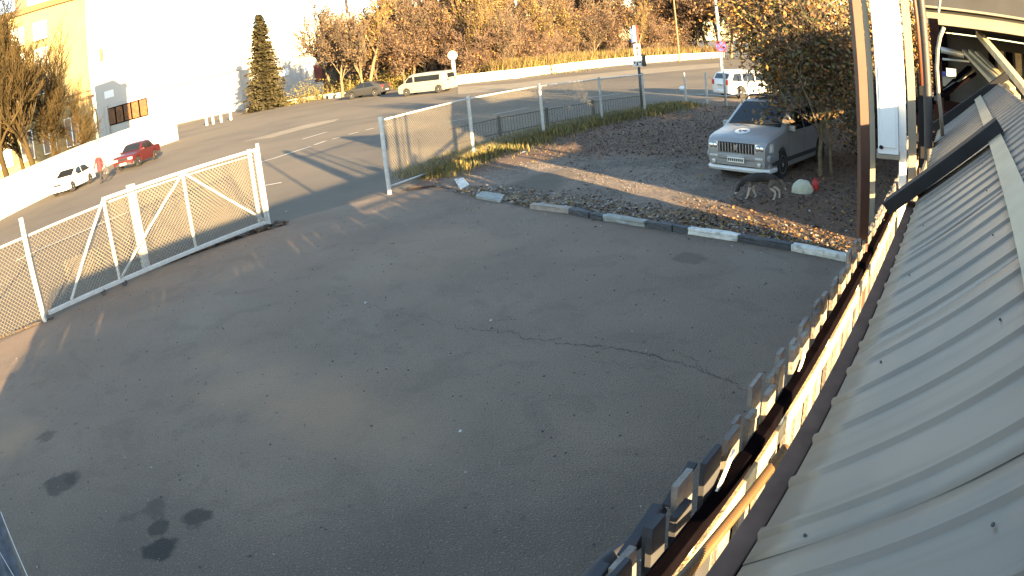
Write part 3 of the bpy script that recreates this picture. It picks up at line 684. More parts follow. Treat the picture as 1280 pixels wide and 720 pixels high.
lab = ['white box on the clutter under the canopy, upper', 'cream carton under the canopy, lower', 'small blue crate beside the bent white pipe', 'yellowish tin beneath the canopy']
for i, (x, y, mt, sz) in enumerate(((1189, 91, 'cabinet', .16), (1188, 103, 'cream', .2), (1179, 93, 'blue', .12), (1186, 110, 'leaf_y', .14))):
    q = hd(x, y, 10.5+i*.4); b = MB(); b.box(q, (sz, sz, sz*.7), ang+i); b.box(q+Vector((0, 0, sz*.37)), (sz*1.06, sz*1.06, sz*.06), ang+i); tag(b.build('storage_box', M[mt], bevel=.006), lab[i], 'box')
b = MB(); q0 = hd(1192, 125, 10.8); [b.box((q0.x+a_*DV.x+c_*MV.x, q0.y+a_*DV.y+c_*MV.y, q0.z/2-.1), (.08, .08, q0.z-.1), ang) for a_ in (-.9, .9) for c_ in (-.6, .6)]
b.box((q0.x, q0.y, q0.z-.12), (2.1, 1.5, .05), ang); tag(b.build('shelf_rack', M['darkwood'], bevel=.01), 'dark tall shelf rack carrying the clutter beneath the canopy', 'shelf')
for i in range(3):
    b = MB(); b.bar(hd(1166+i*5, 128-i*4, 9.3), hd(1212+i*3, 84+i*4, 12), .09, .05)
    tag(b.build('loose_board', M['darkwood' if i != 1 else 'greywood']), ['uppermost dark board propped under the canopy', 'grey board propped between two dark boards under the canopy', 'lowest dark board propped under the canopy'][i], 'board')
b = MB(); b.tube([hd(1176, 62, 11), hd(1205, 69, 11)], .05, 8); b.tube([hd(1178, 74, 11), hd(1212, 77, 11)], .02, 6)
tag(b.build('pipe_bundle', M['galv'], smooth=True), 'pale pipes slung beneath the dark canopy ceiling', 'pipes')

# plastic sheet below the camera at the lower left corner
b = MB(); c_ = [at(-60, 600, 1.2), at(1, 641, 1.2), at(32, 730, 1.2), at(-40, 770, 1.2)]
n = 9; vs = []
for i in range(n+1):
    for j in (0, 1):
        t = i/n; a_ = c_[0].lerp(c_[1], t); e_ = c_[3].lerp(c_[2], t); q = a_ if j == 0 else e_; vs.append(q+Vector((0, 0, .02*(i % 2))))
b.add(vs, [(2*i, 2*i+1, 2*i+3, 2*i+2) for i in range(n)])
M['polysheet'] = mat('bluish_ribbed_plastic', (.055, .054, .062), .8, spec=.3, var=.35, scale=9)
o = tag(b.build('ribbed_plastic_sheet', M['polysheet']), 'bluish ribbed plastic sheet in the bottom left corner', 'plastic sheet')
b = MB(); b.tube([at(1, 640, 1.22), at(37, 726, 1.22)], .004, 6); b.build('edge_trim', M['galv'], o)
b = MB(); b.tube([at(-6, 680, 1.22), at(22, 728, 1.22)], .003, 6); b.build('edge_trim', M['galv'], o)
sol = o.modifiers.new('t', 'SOLIDIFY'); sol.thickness = .006

# ================================================================== CARS
def lerp_prof(P_, x):
    if x <= P_[0][0]: return P_[0][1]
    for (a, za), (c, zc) in zip(P_, P_[1:]):
        if x <= c: return za+(zc-za)*(x-a)/(c-a)
    return P_[-1][1]
def ss(t): t = max(0, min(1, t)); return t*t*(3-2*t)
class Car:
    def __init__(s, L, Wd, prof, belt, zroof, wheels, wr, paint, zb=.24, tumble=.17, er=.09):
        s.L, s.W, s.prof, s.belt, s.zr, s.wh, s.wr, s.paint, s.zb, s.tk, s.er = L, Wd, prof, belt, zroof, wheels, wr, paint, zb, tumble, er
    def zt(s, x): return lerp_prof(s.prof, x)
    def hw(s, x, z):
        e = max(0, (abs(x)-(s.L/2-.55))/.55); w = s.W/2*(1-s.er*e*e*1.3)
        if z < s.belt: w *= 1-.05*((s.belt-z)/s.belt)**2
        else: w *= 1-s.tk*((z-s.belt)/(s.zr-s.belt))**1.15
        return w
    def body(s, parent):
        xs = set()
        n = int(s.L/.09)
        for i in range(n+1): xs.add(round(-s.L/2+s.L*i/n, 3))
        for w in s.wh:
            for k in range(-8, 9): xs.add(round(w+(s.wr+.05)*math.sin(k/8*math.pi/2), 3))
            for e in (-1, 1): xs.add(round(w+e*(s.wr+.052), 3))
        for x, z in s.prof: xs.add(round(x, 3))
        xs = sorted(xs); rows = []
        for x in xs:
            zb = s.zb+.10*max(0, (abs(x)-(s.L/2-.35))/.35)
            for w in s.wh:
                q = (s.wr+.05)**2-(x-w)**2
                if q > 0: zb = max(zb, s.wr+math.sqrt(q))
            zt = s.zt(x); zbm = min(s.belt, zt-.03); zb = min(zb, zbm-.04); sec = [(0, zb), (s.hw(x, zb)*.97, zb)]
            for k in range(1, 6): z = zb+(zbm-zb)*k/5; sec.append((s.hw(x, z)+(.006 if k == 4 else 0), z))
            za = max(zbm, zt-.045)
            for k in range(1, 4): z = zbm+(za-zbm)*k/3; sec.append((s.hw(x, z), z))
            h = s.hw(x, zt); sec += [(h*.965, zt-.014), (h*.86, zt), (h*.45, zt+.014), (0, zt+.02)]
            rows.append(sec)
        m_ = len(rows[0]); vs = []; fs = []
        full = 2*m_-2
        for x, sec in zip(xs, rows):
            for y, z in sec: vs.append((x, y, z))
            for y, z in sec[-2:0:-1]: vs.append((x, -y, z))
        for i in range(len(xs)-1):
            for k in range(full): fs.append((i*full+k, i*full+(k+1) % full, (i+1)*full+(k+1) % full, (i+1)*full+k))
        fs += [tuple(range(full)), tuple(reversed([(len(xs)-1)*full+k for k in range(full)]))]
        b = MB(); b.add(vs, fs); return b.build('body', s.paint, parent, smooth=True, fixn=True, ang=32)
    def top_patch(s, x0, x1, sw, mt, parent, name, off=.01, n=6, sw2=None):
        b = MB(); vs = []; nx = n; ny = 8
        for i in range(nx+1):
            x = x0+(x1-x0)*i/nx; z = s.zt(x); h = s.hw(x, z); k = sw+((sw2 or sw)-sw)*i/nx; sl = (s.zt(x+.03)-s.zt(x-.03))/.06; nv = Vector((-sl, 0, 1)).normalized()
            for j in range(ny+1):
                t = -1+2*j/ny; vs.append(Vector((x, t*k*h, z+.02*(1-(t*k)**2)))+nv*off)
        b.add(vs, [(i*(ny+1)+j, (i+1)*(ny+1)+j, (i+1)*(ny+1)+j+1, i*(ny+1)+j+1) for i in range(nx) for j in range(ny)])
        return b.build(name, mt, parent, smooth=True)
    def side_patch(s, quad, mt, parent, name, side, off=.008, nx=6, nz=3):
        (a, b_, c, d_) = [Vector((q[0], q[1])) for q in quad]; vs = []
        for i in range(nx+1):
            for j in range(nz+1):
                t, u = i/nx, j/nz; p = a.lerp(b_, t).lerp(d_.lerp(c, t), u); vs.append((p.x, side*(s.hw(p.x, p.y)+off), p.y))
        b = MB(); b.add(vs, [(i*(nz+1)+j, (i+1)*(nz+1)+j, (i+1)*(nz+1)+j+1, i*(nz+1)+j+1) for i in range(nx) for j in range(nz)])
        return b.build(name, mt, parent, smooth=True)
    def wheels_(s, parent, tw=.2, detail=True):
        for x in s.wh:
            for sd in (-1, 1):
                y = sd*(s.W/2-tw/2-.015); r = s.wr
                b = MB(); b.lathe((x, y, r), [(r*.62, -tw/2), (r*.93, -tw/2), (r, -tw/2+.03), (r, tw/2-.03), (r*.93, tw/2), (r*.62, tw/2)], 24, 'Y')
                wv = b.build('wheel', M['tyre'], parent, smooth=True, ang=35)
                b = MB(); yo = y+sd*(tw/2-.012)
                b.lathe((x, yo, r), [(r*.66, -.01), (r*.66, .012), (r*.58, .012*sd), (r*.56, -.01)], 20, 'Y')
                b.lathe((x, yo, r), [(r*.16, -.012), (r*.16, .014)], 10, 'Y')
                for k in range(6):
                    a = k*math.pi/3+.3; b.bar((x+math.cos(a)*r*.12, yo, r+math.sin(a)*r*.12), (x+math.cos(a)*r*.6, yo, r+math.sin(a)*r*.6), .02, .075, up=(-math.sin(a), 0, math.cos(a)))
                b.build('rim', M['rim'], wv)
        b = MB(); b.box((0, 0, s.zb+.12), (s.L*.86, s.W*.7, .26)); b.build('underbody', M['plastic'], parent)
    def mirror(s, parent, x, z, mt):
        for sd in (-1, 1):
            b = MB(); y = sd*(s.hw(x, z)+.1); b.box((x, y, z), (.09, .17, .13)); b.box((x, sd*(s.hw(x, z)+.01), z-.04), (.05, .08, .03)); b.build('mirror', mt, parent, bevel=.02)
    def seam(s, parent, x, z0, z1, side):
        s.side_patch([(x-.006, z0), (x+.006, z0), (x+.006, z1), (x-.006, z1)], M['black'], parent, 'door_seam', side, off=.003, nx=1, nz=6)
def xyz_box(parent, name, c, sz, mt, bevel=0, rz_=0):
    b = MB(); b.box(c, sz, rz_); return b.build(name, mt, parent, bevel=bevel)
def plate(parent, x, z, face, w=.5):
    p = xyz_box(parent, 'number_plate', (x, 0, z), (.014, w, .115), M['plate'], .004)
    b = MB(); random.seed(int(abs(x*100)))
    for i in range(8):
        y = -w*.42+i*w*.115
        b.box((x+face*.0085, y, z), (.003, .035, .06)); b.box((x+face*.0085, y+.012, z+.01), (.003, .02, .03))
    b.build('plate_marks', M['ink'], p)

# ---- silver minivan in the lot
root = thing('parked_minivan', Vector((7.5, 17.75, 0)), 'silver minivan with round white hood sticker parked on the gravel lot under the tree', 'minivan', R(-138))
root.scale = (1.05, 1.05, 1.14)
cr = Car(4.45, 1.76, [(-2.22, .75), (-2.18, 1.0), (-2.0, 1.5), (-1.85, 1.60), (-1.0, 1.655), (.1, 1.65), (.42, 1.6), (1.22, 1.10), (1.35, 1.06), (1.95, .955), (2.12, .90), (2.20, .82), (2.225, .74)], 1.0, 1.65, (-1.33, 1.37), .325, M['mv'])
cr.body(root); cr.wheels_(root)
cr.top_patch(.44, 1.19, .84, M['glass'], root, 'windshield', sw2=.87)
cr.top_patch(-2.0, -1.88, .8, M['glass'], root, 'rear_window')
for sd in (-1, 1):
    cr.side_patch([(-.02, 1.03), (.98, 1.03), (.50, 1.46), (.02, 1.5)], M['glass'], root, 'side_window', sd)
    cr.side_patch([(-1.0, 1.03), (-.08, 1.03), (-.06, 1.5), (-.98, 1.5)], M['glass'], root, 'side_window', sd)
    cr.side_patch([(-1.95, 1.05), (-1.07, 1.03), (-1.05, 1.5), (-1.8, 1.47)], M['glass'], root, 'side_window', sd)
    for x in (1.02, -.05, -1.02): cr.seam(root, x, .42, 1.0, sd)
    cr.side_patch([(-2.1, .36), (2.0, .36), (2.0, .46), (-2.1, .46)], M['plastic'], root, 'side_moulding', sd, off=.006, nx=20, nz=1)
    for x in (.15, -.88): xyz_box(root, 'door_handle', (x, sd*(cr.hw(x, .93)+.015), .93), (.16, .03, .03), M['mv'], .008)
    b = MB(); b.tube([(-1.9, sd*.62, 1.60), (-1.75, sd*.63, 1.70), (.1, sd*.65, 1.72), (.32, sd*.66, 1.63)], .018, 8); b.build('roof_rail', M['plastic'], root, smooth=True)
for x in (-1.1, -.3): b = MB(); b.tube([(x, -.63, 1.715), (x, .63, 1.715)], .016, 6); b.build('roof_crossbar', M['plastic'], root)
xyz_box(root, 'sunroof', (-.2, 0, 1.672), (.8, .75, .012), M['glass'], .004)
cr.mirror(root, .92, 1.1, M['mv'])
# front: grille, lamps, bumper
xyz_box(root, 'grille', (2.215, 0, .73), (.05, .98, .22), M['black'], .01)
gr = [o for o in root.children if o.name.startswith('grille')][0]
for i in range(12):
    y = -.44+i*.08; b = MB(); b.box((2.247, y, .73), (.02, .026, .2)); b.build('grille_bar', M['chrome'], gr)
b = MB(); b.lathe((2.262, 0, .74), [(.055, -.006), (.055, .006)], 16, 'X'); b.build('badge', M['chrome'], gr, smooth=True, ang=40)
for sd in (-1, 1):
    b = MB(); b.add([(2.20, sd*.51, .64), (2.19, sd*.51, .84), (1.90, sd*.865, .86), (1.92, sd*.868, .67), (2.23, sd*.51, .65), (2.21, sd*.51, .835), (2.16, sd*.74, .845), (2.17, sd*.74, .655), (2.03, sd*.86, .84), (2.04, sd*.86, .67)],
          [(4, 7, 6, 5), (7, 9, 8, 6), (9, 3, 2, 8), (5, 6, 8, 2, 1), (4, 0, 3, 9, 7), (0, 4, 5, 1)])
    h = b.build('headlight', M['lamp'], root, fixn=True)
    for yy in (.58, .69):
        b = MB(); b.lathe((2.205, sd*yy, .745), [(.06, -.03), (.06, .02), (.045, .03)], 14, 'X'); b.build('lamp_reflector', M['chrome'], h, smooth=True)
    b = MB(); b.lathe((2.245, sd*.62, .40), [(.05, -.02), (.05, .015), (.03, .02)], 12, 'X'); b.build('fog_lamp', M['lamp'], root, smooth=True)
    xyz_box(root, 'indicator', (2.243, sd*.62, .53), (.02, .22, .05), M['lamp'], .008)
def bumper(parent, x, z0, z1, W_, mt, sg=1, name='front_bumper', dep=.12, wrap=.5):
    b = MB(); pts_ = []; n = 12
    for i in range(n+1):
        t = -1+2*i/n; yy = t*W_/2; xx = x-sg*dep*abs(t)**4; pts_.append((xx, yy))
    pts_ = [(x-sg*(wrap+dep), -W_/2)]+pts_+[(x-sg*(wrap+dep), W_/2)]; vs = []
    for px_, py_ in pts_: vs += [(px_, py_, z0), (px_+sg*.035, py_*1.012, z0+.05), (px_+sg*.035, py_*1.012, z1-.05), (px_, py_, z1), (px_-sg*.1, py_*.9, z1), (px_-sg*.1, py_*.9, z0)]
    m2 = len(pts_); fs = [(i*6+k, i*6+(k+1) % 6, (i+1)*6+(k+1) % 6, (i+1)*6+k) for i in range(m2-1) for k in range(6)]+[tuple(range(6)), tuple((m2-1)*6+k for k in range(6))]
    b.add(vs, fs); return b.build(name, mt, parent, smooth=True, fixn=True, ang=35)
bumper(root, 2.215, .44, .61, 1.72, M['mv']); bumper(root, 2.225, .21, .31, 1.68, M['suvp'], name='front_lip'); bumper(root, 2.16, .28, .46, 1.66, M['mv'], name='lower_bumper')
xyz_box(root, 'air_intake', (2.205, 0, .37), (.03, 1.0, .09), M['black'], .01)
plate(root, 2.268, .47, 1, .46)
bumper(root, -2.21, .3, .6, 1.72, M['mv'], sg=-1, name='rear_bumper')
b = MB(); zz = cr.zt(1.66)+.04
b.lathe((1.66, -.1, zz), [(.2, 0), (.2, .004)], 28); tilt = lambda b_: setattr(b_, 'v', [(x_, y_, z_-(x_-1.66)*.19-.012) for x_, y_, z_ in b_.v]); tilt(b)
st = b.build('hood_sticker', M['plate'], root)
b = MB()
for k, (dx, dy, sx, sy) in enumerate(((-.02, -.06, .06, .045), (-.03, .0, .035, .03), (-.01, .055, .06, .05), (.05, -.02, .03, .03))): b.box((1.66+dx*1.3, -.1+dy*1.3, zz+.006), (sx*1.4, sy*1.4, .003), k*.5)
tilt(b); b.build('sticker_print', M['ink'], st)
for yy, a_ in ((-.35, .1), (.3, .05)):
    b = MB(); b.bar((1.16, yy, cr.zt(1.16)+.045), (1.10, yy+.5, cr.zt(1.1)+.04), .015, .012); b.build('wiper', M['black'], root)

def simple_car(root, cr, wsh, rwn, sides, mats_, front, rear, suv=False, mir=None):
    cr.body(root); cr.wheels_(root)
    cr.top_patch(*wsh, .84, M['glass'], root, 'windshield')
    cr.top_patch(*rwn, .82, M['glass'], root, 'rear_window')
    for sd in (-1, 1):
        for q in sides: cr.side_patch(q, M['glass'], root, 'side_window', sd)
    xf = cr.L/2; zf = cr.prof[-1][1]; zr_ = cr.prof[0][1]
    bumper(root, xf, .26, .48, cr.W*.97, mats_[1]); bumper(root, -xf, .28, .52, cr.W*.97, mats_[1], sg=-1, name='rear_bumper')
    plate(root, xf+.045, .40, 1); plate(root, -xf-.045 if rear[2] else -xf-.012, rear[1], -1)
    for sd in (-1, 1):
        xyz_box(root, 'headlight', (xf-.03, sd*cr.W*.36, front), (.1, .34, .14), M['lamp'], .02)
        xyz_box(root, 'tail_light', (-xf+.04, sd*cr.W*.4, rear[0]), (.12, .26, .18) if not suv else (.14, .2, .3), M['tail'], .02)
        for q in sides[:1]:
            x = q[0][0]-.03; cr.seam(root, x, .35, cr.belt, sd); xyz_box(root, 'door_handle', (x+.18, sd*(cr.hw(x, cr.belt-.1)+.012), cr.belt-.1), (.14, .025, .025), M['plastic'])
        cr.seam(root, sides[0][1][0], .35, cr.belt, sd)
    xyz_box(root, 'grille', (xf-.005, 0, front), (.04, cr.W*.42, .12), M['black'], .01)
    if mir: cr.mirror(root, mir, cr.belt+.08, mats_[0])

# ---- dark red sedan: boxy three-box
cx_ = at(184, 202.5); yw = R(-90)
def place(pw, yaw, off):
    """centre of a car whose near side (at its own +/-y) touches the ground at pw"""
    f = Vector((math.cos(yaw), math.sin(yaw), 0)); l = Vector((-f.y, f.x, 0)); return Vector((pw.x, pw.y, 0))+l*off
root = thing('parked_sedan', place(at(185, 203), yw, -.85), 'dark red boxy sedan parked facing left beyond the sliding gate', 'car', yw)
root.scale = (1.12, 1.12, 1.15)
S1 = [[(-.05, .93), (.62, .93), (.38, 1.32), (-.03, 1.34)], [(-.85, .93), (-.1, .93), (-.1, 1.34), (-.62, 1.32)]]
redc = Car(4.1, 1.64, [(-2.05, .72), (-2.02, .86), (-1.85, .93), (-1.2, .95), (-1.15, .96), (-.72, 1.36), (-.4, 1.42), (.15, 1.42), (.38, 1.36), (.85, .95), (1.0, .92), (1.9, .86), (2.02, .78), (2.05, .66)], .9, 1.42, (-1.2, 1.22), .3, M['redp'], er=.04)
simple_car(root, redc, (.4, .82), (-1.12, -.74), S1, (M['redp'], M['plastic']), .66, (.72, .42, True), mir=.62)
# ---- white hatchback, its front at the left
yw = R(-86)
root = thing('parked_hatchback', place(at(104, 233.5), yw, -.85), 'white car with front end at far left, parked beside the white wall', 'car', yw)
S2 = [[(-.1, .95), (.95, .93), (.42, 1.36), (-.08, 1.4)], [(-1.35, 1.0), (-.16, .95), (-.14, 1.4), (-.85, 1.37)]]
P2 = [(-2.1, .7), (-2.08, .95), (-1.85, 1.06), (-1.25, 1.34), (-.8, 1.43), (-.1, 1.47), (.35, 1.4), (1.1, .97), (1.3, .92), (1.8, .82), (2.05, .68), (2.1, .55)]
simple_car(root, Car(4.2, 1.72, P2, .93, 1.46, (-1.27, 1.3), .32, M['whp']), (.4, 1.06), (-1.8, -1.3), S2, (M['whp'], M['whp']), .66, (.86, .5, True), mir=.85)
# ---- charcoal liftback and pale van across the street
yw = R(158)
root = thing('parked_liftback', place(at(455, 122), yw, -.88), 'charcoal grey liftback parked in front of the pale van across the street', 'car', yw)
root.scale = (1.16, 1.16, 1.2)
P3 = [(-2.2, .7), (-2.18, .98), (-2.05, 1.06), (-1.3, 1.32), (-.7, 1.43), (0, 1.45), (.4, 1.38), (1.15, .97), (1.3, .93), (1.95, .8), (2.15, .68), (2.2, .55)]
simple_car(root, Car(4.4, 1.76, P3, .94, 1.45, (-1.32, 1.36), .33, M['dkp']), (.45, 1.1), (-2.0, -1.35), S2, (M['dkp'], M['dkp']), .68, (.88, .5, True), mir=.9)
yw = R(158)
root = thing('parked_van', place(at(529, 118), yw, -.96), 'pale grey passenger van parked behind the charcoal car across the street', 'van', yw)
root.scale = (1.08, 1.08, 1.08)
S4 = [[(.85, 1.18), (1.75, 1.15), (1.28, 1.66), (.88, 1.7)], [(-1.75, 1.18), (.72, 1.18), (.72, 1.68), (-1.75, 1.68)]]
P4 = [(-2.48, .8), (-2.47, 1.2), (-2.38, 1.8), (-2.2, 1.9), (-.5, 1.95), (.9, 1.92), (1.25, 1.8), (1.85, 1.22), (2.0, 1.14), (2.35, 1.0), (2.46, .82), (2.48, .6)]
simple_car(root, Car(4.96, 1.92, P4, 1.14, 1.95, (-1.55, 1.65), .34, M['vanp'], tumble=.12, er=.05), (1.28, 1.82), (-2.46, -2.4), S4, (M['vanp'], M['vanp']), .82, (1.1, .75, True), mir=1.65)
# ---- white estate behind the fence on the right
yw = R(18)
root = thing('parked_estate_car', Vector((15.3, 40.0, 0)), 'white estate car with red tail lamps standing behind the galvanised posts', 'car', yw)
S5 = [[(-.1, 1.0), (.95, .98), (.5, 1.45), (-.08, 1.5)], [(-1.1, 1.0), (-.17, 1.0), (-.14, 1.5), (-1.08, 1.5)], [(-1.95, 1.04), (-1.17, 1.0), (-1.15, 1.5), (-1.7, 1.46)]]
P5 = [(-2.2, .75), (-2.18, 1.05), (-1.9, 1.48), (-1.7, 1.54), (-.5, 1.6), (.2, 1.58), (.45, 1.52), (1.15, 1.05), (1.3, 1.0), (1.95, .9), (2.15, .78), (2.2, .6)]
simple_car(root, Car(4.4, 1.78, P5, .99, 1.6, (-1.3, 1.35), .35, M['suvp']), (.47, 1.12), (-2.12, -1.93), S5, (M['suvp'], M['suvp']), .75, (.95, .78, True), suv=True, mir=.95)
for sd in (-1, 1): xyz_box(root, 'roof_rail', (-.6, sd*.62, 1.64), (1.7, .03, .03), M['galv'])

# ================================================================== STREET WALLS
def wall_run(name, base, tops, thick, mt, label, n, cat='wall', part='wall_panel', gap=.02):
    """panels side by side along a ground polyline; tops = height at each vertex"""
    root = thing(name, base[0], label, cat); tot = sum((base[i+1]-base[i]).length for i in range(len(base)-1)); st_ = tot/n
    def pos(s):
        for i in range(len(base)-1):
            l = (base[i+1]-base[i]).length
            if s <= l or i == len(base)-2:
                t = s/l; return base[i].lerp(base[i+1], t), tops[i]+(tops[i+1]-tops[i])*t
            s -= l
    for k in range(n):
        (a, ha), (c, hc) = pos(k*st_), pos((k+1)*st_); d_ = (c-a).normalized(); nn_ = Vector((-d_.y, d_.x, 0))*thick/2
        a = a+d_*gap; c = c-d_*gap; b = MB(); vs = [a-nn_, c-nn_, c+nn_, a+nn_]
        b.add([(v.x, v.y, 0) for v in vs]+[(vs[0].x, vs[0].y, ha), (vs[1].x, vs[1].y, hc), (vs[2].x, vs[2].y, hc), (vs[3].x, vs[3].y, ha)],
              [(3, 2, 1, 0), (4, 5, 6, 7), (0, 1, 5, 4), (1, 2, 6, 5), (2, 3, 7, 6), (3, 0, 4, 7)])
        wp(b, part, mt, root)
    return root
wbase = [at(-60, 312), at(0, 275), at(35, 257), at(70, 240), at(110, 220), at(150, 200), at(185, 188), at(222, 175)]
wall_run('whitewashed_wall', wbase, [2.3, 2.25, 2.3, 2.4, 2.5, 2.5, 2.6, 2.7], .3, M['wallwhite'], 'long whitewashed concrete wall along the far left side of the street', 16)
bbase = [at(560, 107), at(600, 102.8), at(640, 98.5), at(676, 94), at(720, 87.6), at(766, 82), at(830, 77), at(905, 71.5)]
wall_run('white_barrier', bbase, [1.05]*8, .3, M['wallwhite'], 'long low white concrete barrier along the far side of the street', 9)

# ================================================================== BUILDINGS
def sky_x(e1, e2): return None
def zD(px, py, z):
    """horizontal distance at which the pixel's sight line reaches height z"""
    v = ray(px, py); return (z-CH)/v.z*math.hypot(v.x, v.y)
def facade(root, A, B_, z0, z1, mt, depth=12, name='wall'):
    d_ = (B_-A); d_.z = 0; L_ = d_.length; d_.normalize(); nb = Vector((-d_.y, d_.x, 0))
    if nb.dot(Vector((A.x, A.y, 0))) < 0: nb = -nb
    c = (A+B_)/2+nb*depth/2; b = MB(); b.box((c.x, c.y, (z0+z1)/2), (L_, depth, z1-z0), math.atan2(d_.y, d_.x)); wp(b, name, mt, root)
    return d_, nb, L_, math.atan2(d_.y, d_.x)
def fbox(root, name, A, d_, nb, s, z, w, h, out, th, mt, parent=None, **kw):
    """box on a facade: s along, z centre; 'out' = how far its face stands in front of the wall"""
    p = A+d_*s-nb*(out-th/2); b = MB(); b.box((p.x, p.y, z), (w, th, h), math.atan2(d_.y, d_.x))
    par = parent or root; o = b.build(name, mt, par, **kw); o.location = -root.location if par is root else (0, 0, 0); return o
# --- tall yellow building at the left
A = hd(0, 23, zD(0, 23, 19)); B_ = hd(75, 0, zD(75, 0, 19)); A.z = B_.z = 0
dd_ = (B_-A).normalized(); 
kB = None
for i in range(400):                                  # find where the facade line crosses the sight line of the corner
    q = A+dd_*(i*.1); v = ray(114, 90)
    if math.atan2(q.x, q.y) >= math.atan2(v.x, v.y): kB = q; break
kB = kB or A+dd_*20
A = A-dd_*14
yb = thing('yellow_building', (A+kB)/2, 'tall yellow plastered building with pale windows at the left edge', 'building')
d_, nb, L_, fa2 = facade(yb, A, kB, 0, 18.6, M['plaster_y'], 14)
fbox(yb, 'cornice', A, d_, nb, L_/2, 18.8, L_+.6, .5, .35, .6, M['ledge']); fbox(yb, 'ledge', A, d_, nb, L_/2, 7.0, L_+.1, .28, .22, .3, M['ledge']); fbox(yb, 'ledge', A, d_, nb, L_/2, 7.7, L_+.1, .12, .12, .2, M['ledge'])
fbox(yb, 'plinth', A, d_, nb, L_/2, .6, L_, 1.2, .1, .2, M['ledge'])
fbox(yb, 'roof', A, d_, nb, L_/2, 19.2, L_+.2, .3, .1, 2, M['ledge'])
for fl_, (zc, hh) in enumerate(((3.8, 3.0), (9.9, 1.9), (13.0, 1.9), (16.1, 1.9))):
    k = 0; s = 1.7
    while s < L_-1.2:
        if not (fl_ > 0 and s > L_-4.5):
            w = fbox(yb, 'window', A, d_, nb, s, zc, 1.7, hh+.2, .05, .12, M['paint']); w.location = -yb.location
            for sx in (-.4, .4):
                p = A+d_*(s+sx)-nb*.055; b = MB(); b.box((p.x, p.y, zc), (.68, .03, hh), fa2); b.build('pane', M['win'], w)
            fbox(yb, 'sill', A, d_, nb, s, zc-hh/2-.15, 1.9, .1, .2, .2, M['ledge'])
        s += 2.9
fbox(yb, 'drainpipe', A, d_, nb, L_-.2, 9, .22, 18, .2, .2, M['galv'])
fbox(yb, 'chimney', A, d_, nb, L_-8.5, 20.2, 1.6, 1.8, -1.0, 1.2, M['reddoor'])
fbox(yb, 'chimney', A, d_, nb, L_-13.5, 19.8, 1.8, 1.0, -.6, .8, M['brick'])
# --- long white building behind
A = hd(116, 88, zD(116, 88, 14.5)); B_ = hd(438, 17, zD(438, 17, 14.5)); A.z = B_.z = 0
wb = thing('long_white_building', (A+B_)/2, 'long white building with flat roof spanning behind the spruce', 'building')
d_, nb, L_, fa3 = facade(wb, A, B_, 0, 14.3, M['plaster_w'], 16)
fbox(wb, 'parapet', A, d_, nb, L_/2, 14.45, L_+.2, .35, .12, .4, M['cream'])
for i in range(int(L_/5)-1):
    for zc in (5.2, 9.0, 12.4):
        s = 3+i*5
        w = fbox(wb, 'window', A, d_, nb, s, zc, 2.3, 1.7, .04, .1, M['plaster_w']); w.location = -wb.location
        p = A+d_*s-nb*.045; b = MB(); b.box((p.x, p.y, zc), (2.0, .03, 1.4), fa3); b.build('pane', M['cabinet'], w)
rd = at(398, 108); 
def on_facade(px, py):
    """(s, z) where a sight line meets the facade plane"""
    v = ray(px, py); den = v.x*nb.x+v.y*nb.y; k = (A.x*nb.x+A.y*nb.y)/den; q = Vector((v.x*k, v.y*k, CH+v.z*k)); return (q-A).dot(d_), q.z
s_, z_ = on_facade(398, 91); fbox(wb, 'door', A, d_, nb, s_, z_, 1.6, 3.4, .1, .15, M['reddoor'])
s_, z_ = on_facade(434, 8); fbox(wb, 'chimney', A, d_, nb, s_, z_, .5, 3.2, -.4, .5, M['black']) 
s_, z_ = on_facade(122, 66); fbox(wb, 'chimney', A, d_, nb, s_+.6, z_-.6, .8, 2.6, -.4, .8, M['reddoor'])
# --- low front block with thin dark roof edge and orange shop window
A = hd(119, 136, zD(119, 136, 7.0)); B_ = hd(299, 88, zD(299, 88, 7.0)); A.z = B_.z = 0
fb = thing('white_shop_building', (A+B_)/2, 'low white shop building with thin dark roof edge and orange window', 'building')
d_, nb, L_, fa4 = facade(fb, A, B_, 0, 7.0, M['plaster_w'], 8)
s1_, _z = on_facade(186, 118)
fbox(fb, 'roof_edge', A, d_, nb, (s1_+L_)/2, 7.04, L_-s1_, .10, .25, .4, M['black'])
sA, zA = on_facade(136, 150); sB, zB = on_facade(185, 135)
fbox(fb, 'shop_window', A, d_, nb, (sA+sB)/2, 4.6, (sB-sA), 3.4, .1, .15, M['darkwood'])
win = [o for o in fb.children if o.name.startswith('shop_window')][0]
for i in range(5):
    p = A+d_*(sA+(sB-sA)*(i+.5)/5)-nb*.12; b = MB(); b.box((p.x, p.y, 4.6), ((sB-sA)/5-.35, .03, 3.0), fa4); o = b.build('pane', M['orange_win'], win); o.location = -fb.location if False else (0, 0, 0)
sC, zC = on_facade(122, 146); fbox(fb, 'doorway', A, d_, nb, sC+.5, 4.4, 2.6, 3.6, .08, .1, M['windark'])
fbox(fb, 'column', A, d_, nb, sC+2.5, 3.5, .6, 7.0, .5, .4, M['plaster_w'])
# --- dark brick shopfront behind the liftback
A = hd(402, 84, 112); B_ = hd(470, 74, 108); A.z = B_.z = 0
bb = thing('brick_pavilion', (A+B_)/2, 'low brown brick pavilion half hidden by bushes beside the red door', 'building')
d_, nb, L_, fa5 = facade(bb, A, B_, 0, 4.9, M['brick'], 6)
fbox(bb, 'roof', A, d_, nb, L_/2, 5.0, L_+.8, .3, .5, 1.2, M['cream'])
for i in range(3): fbox(bb, 'window', A, d_, nb, L_*(i+.5)/3, 2.9, 1.9, 2.2, .05, .1, M['windark'])
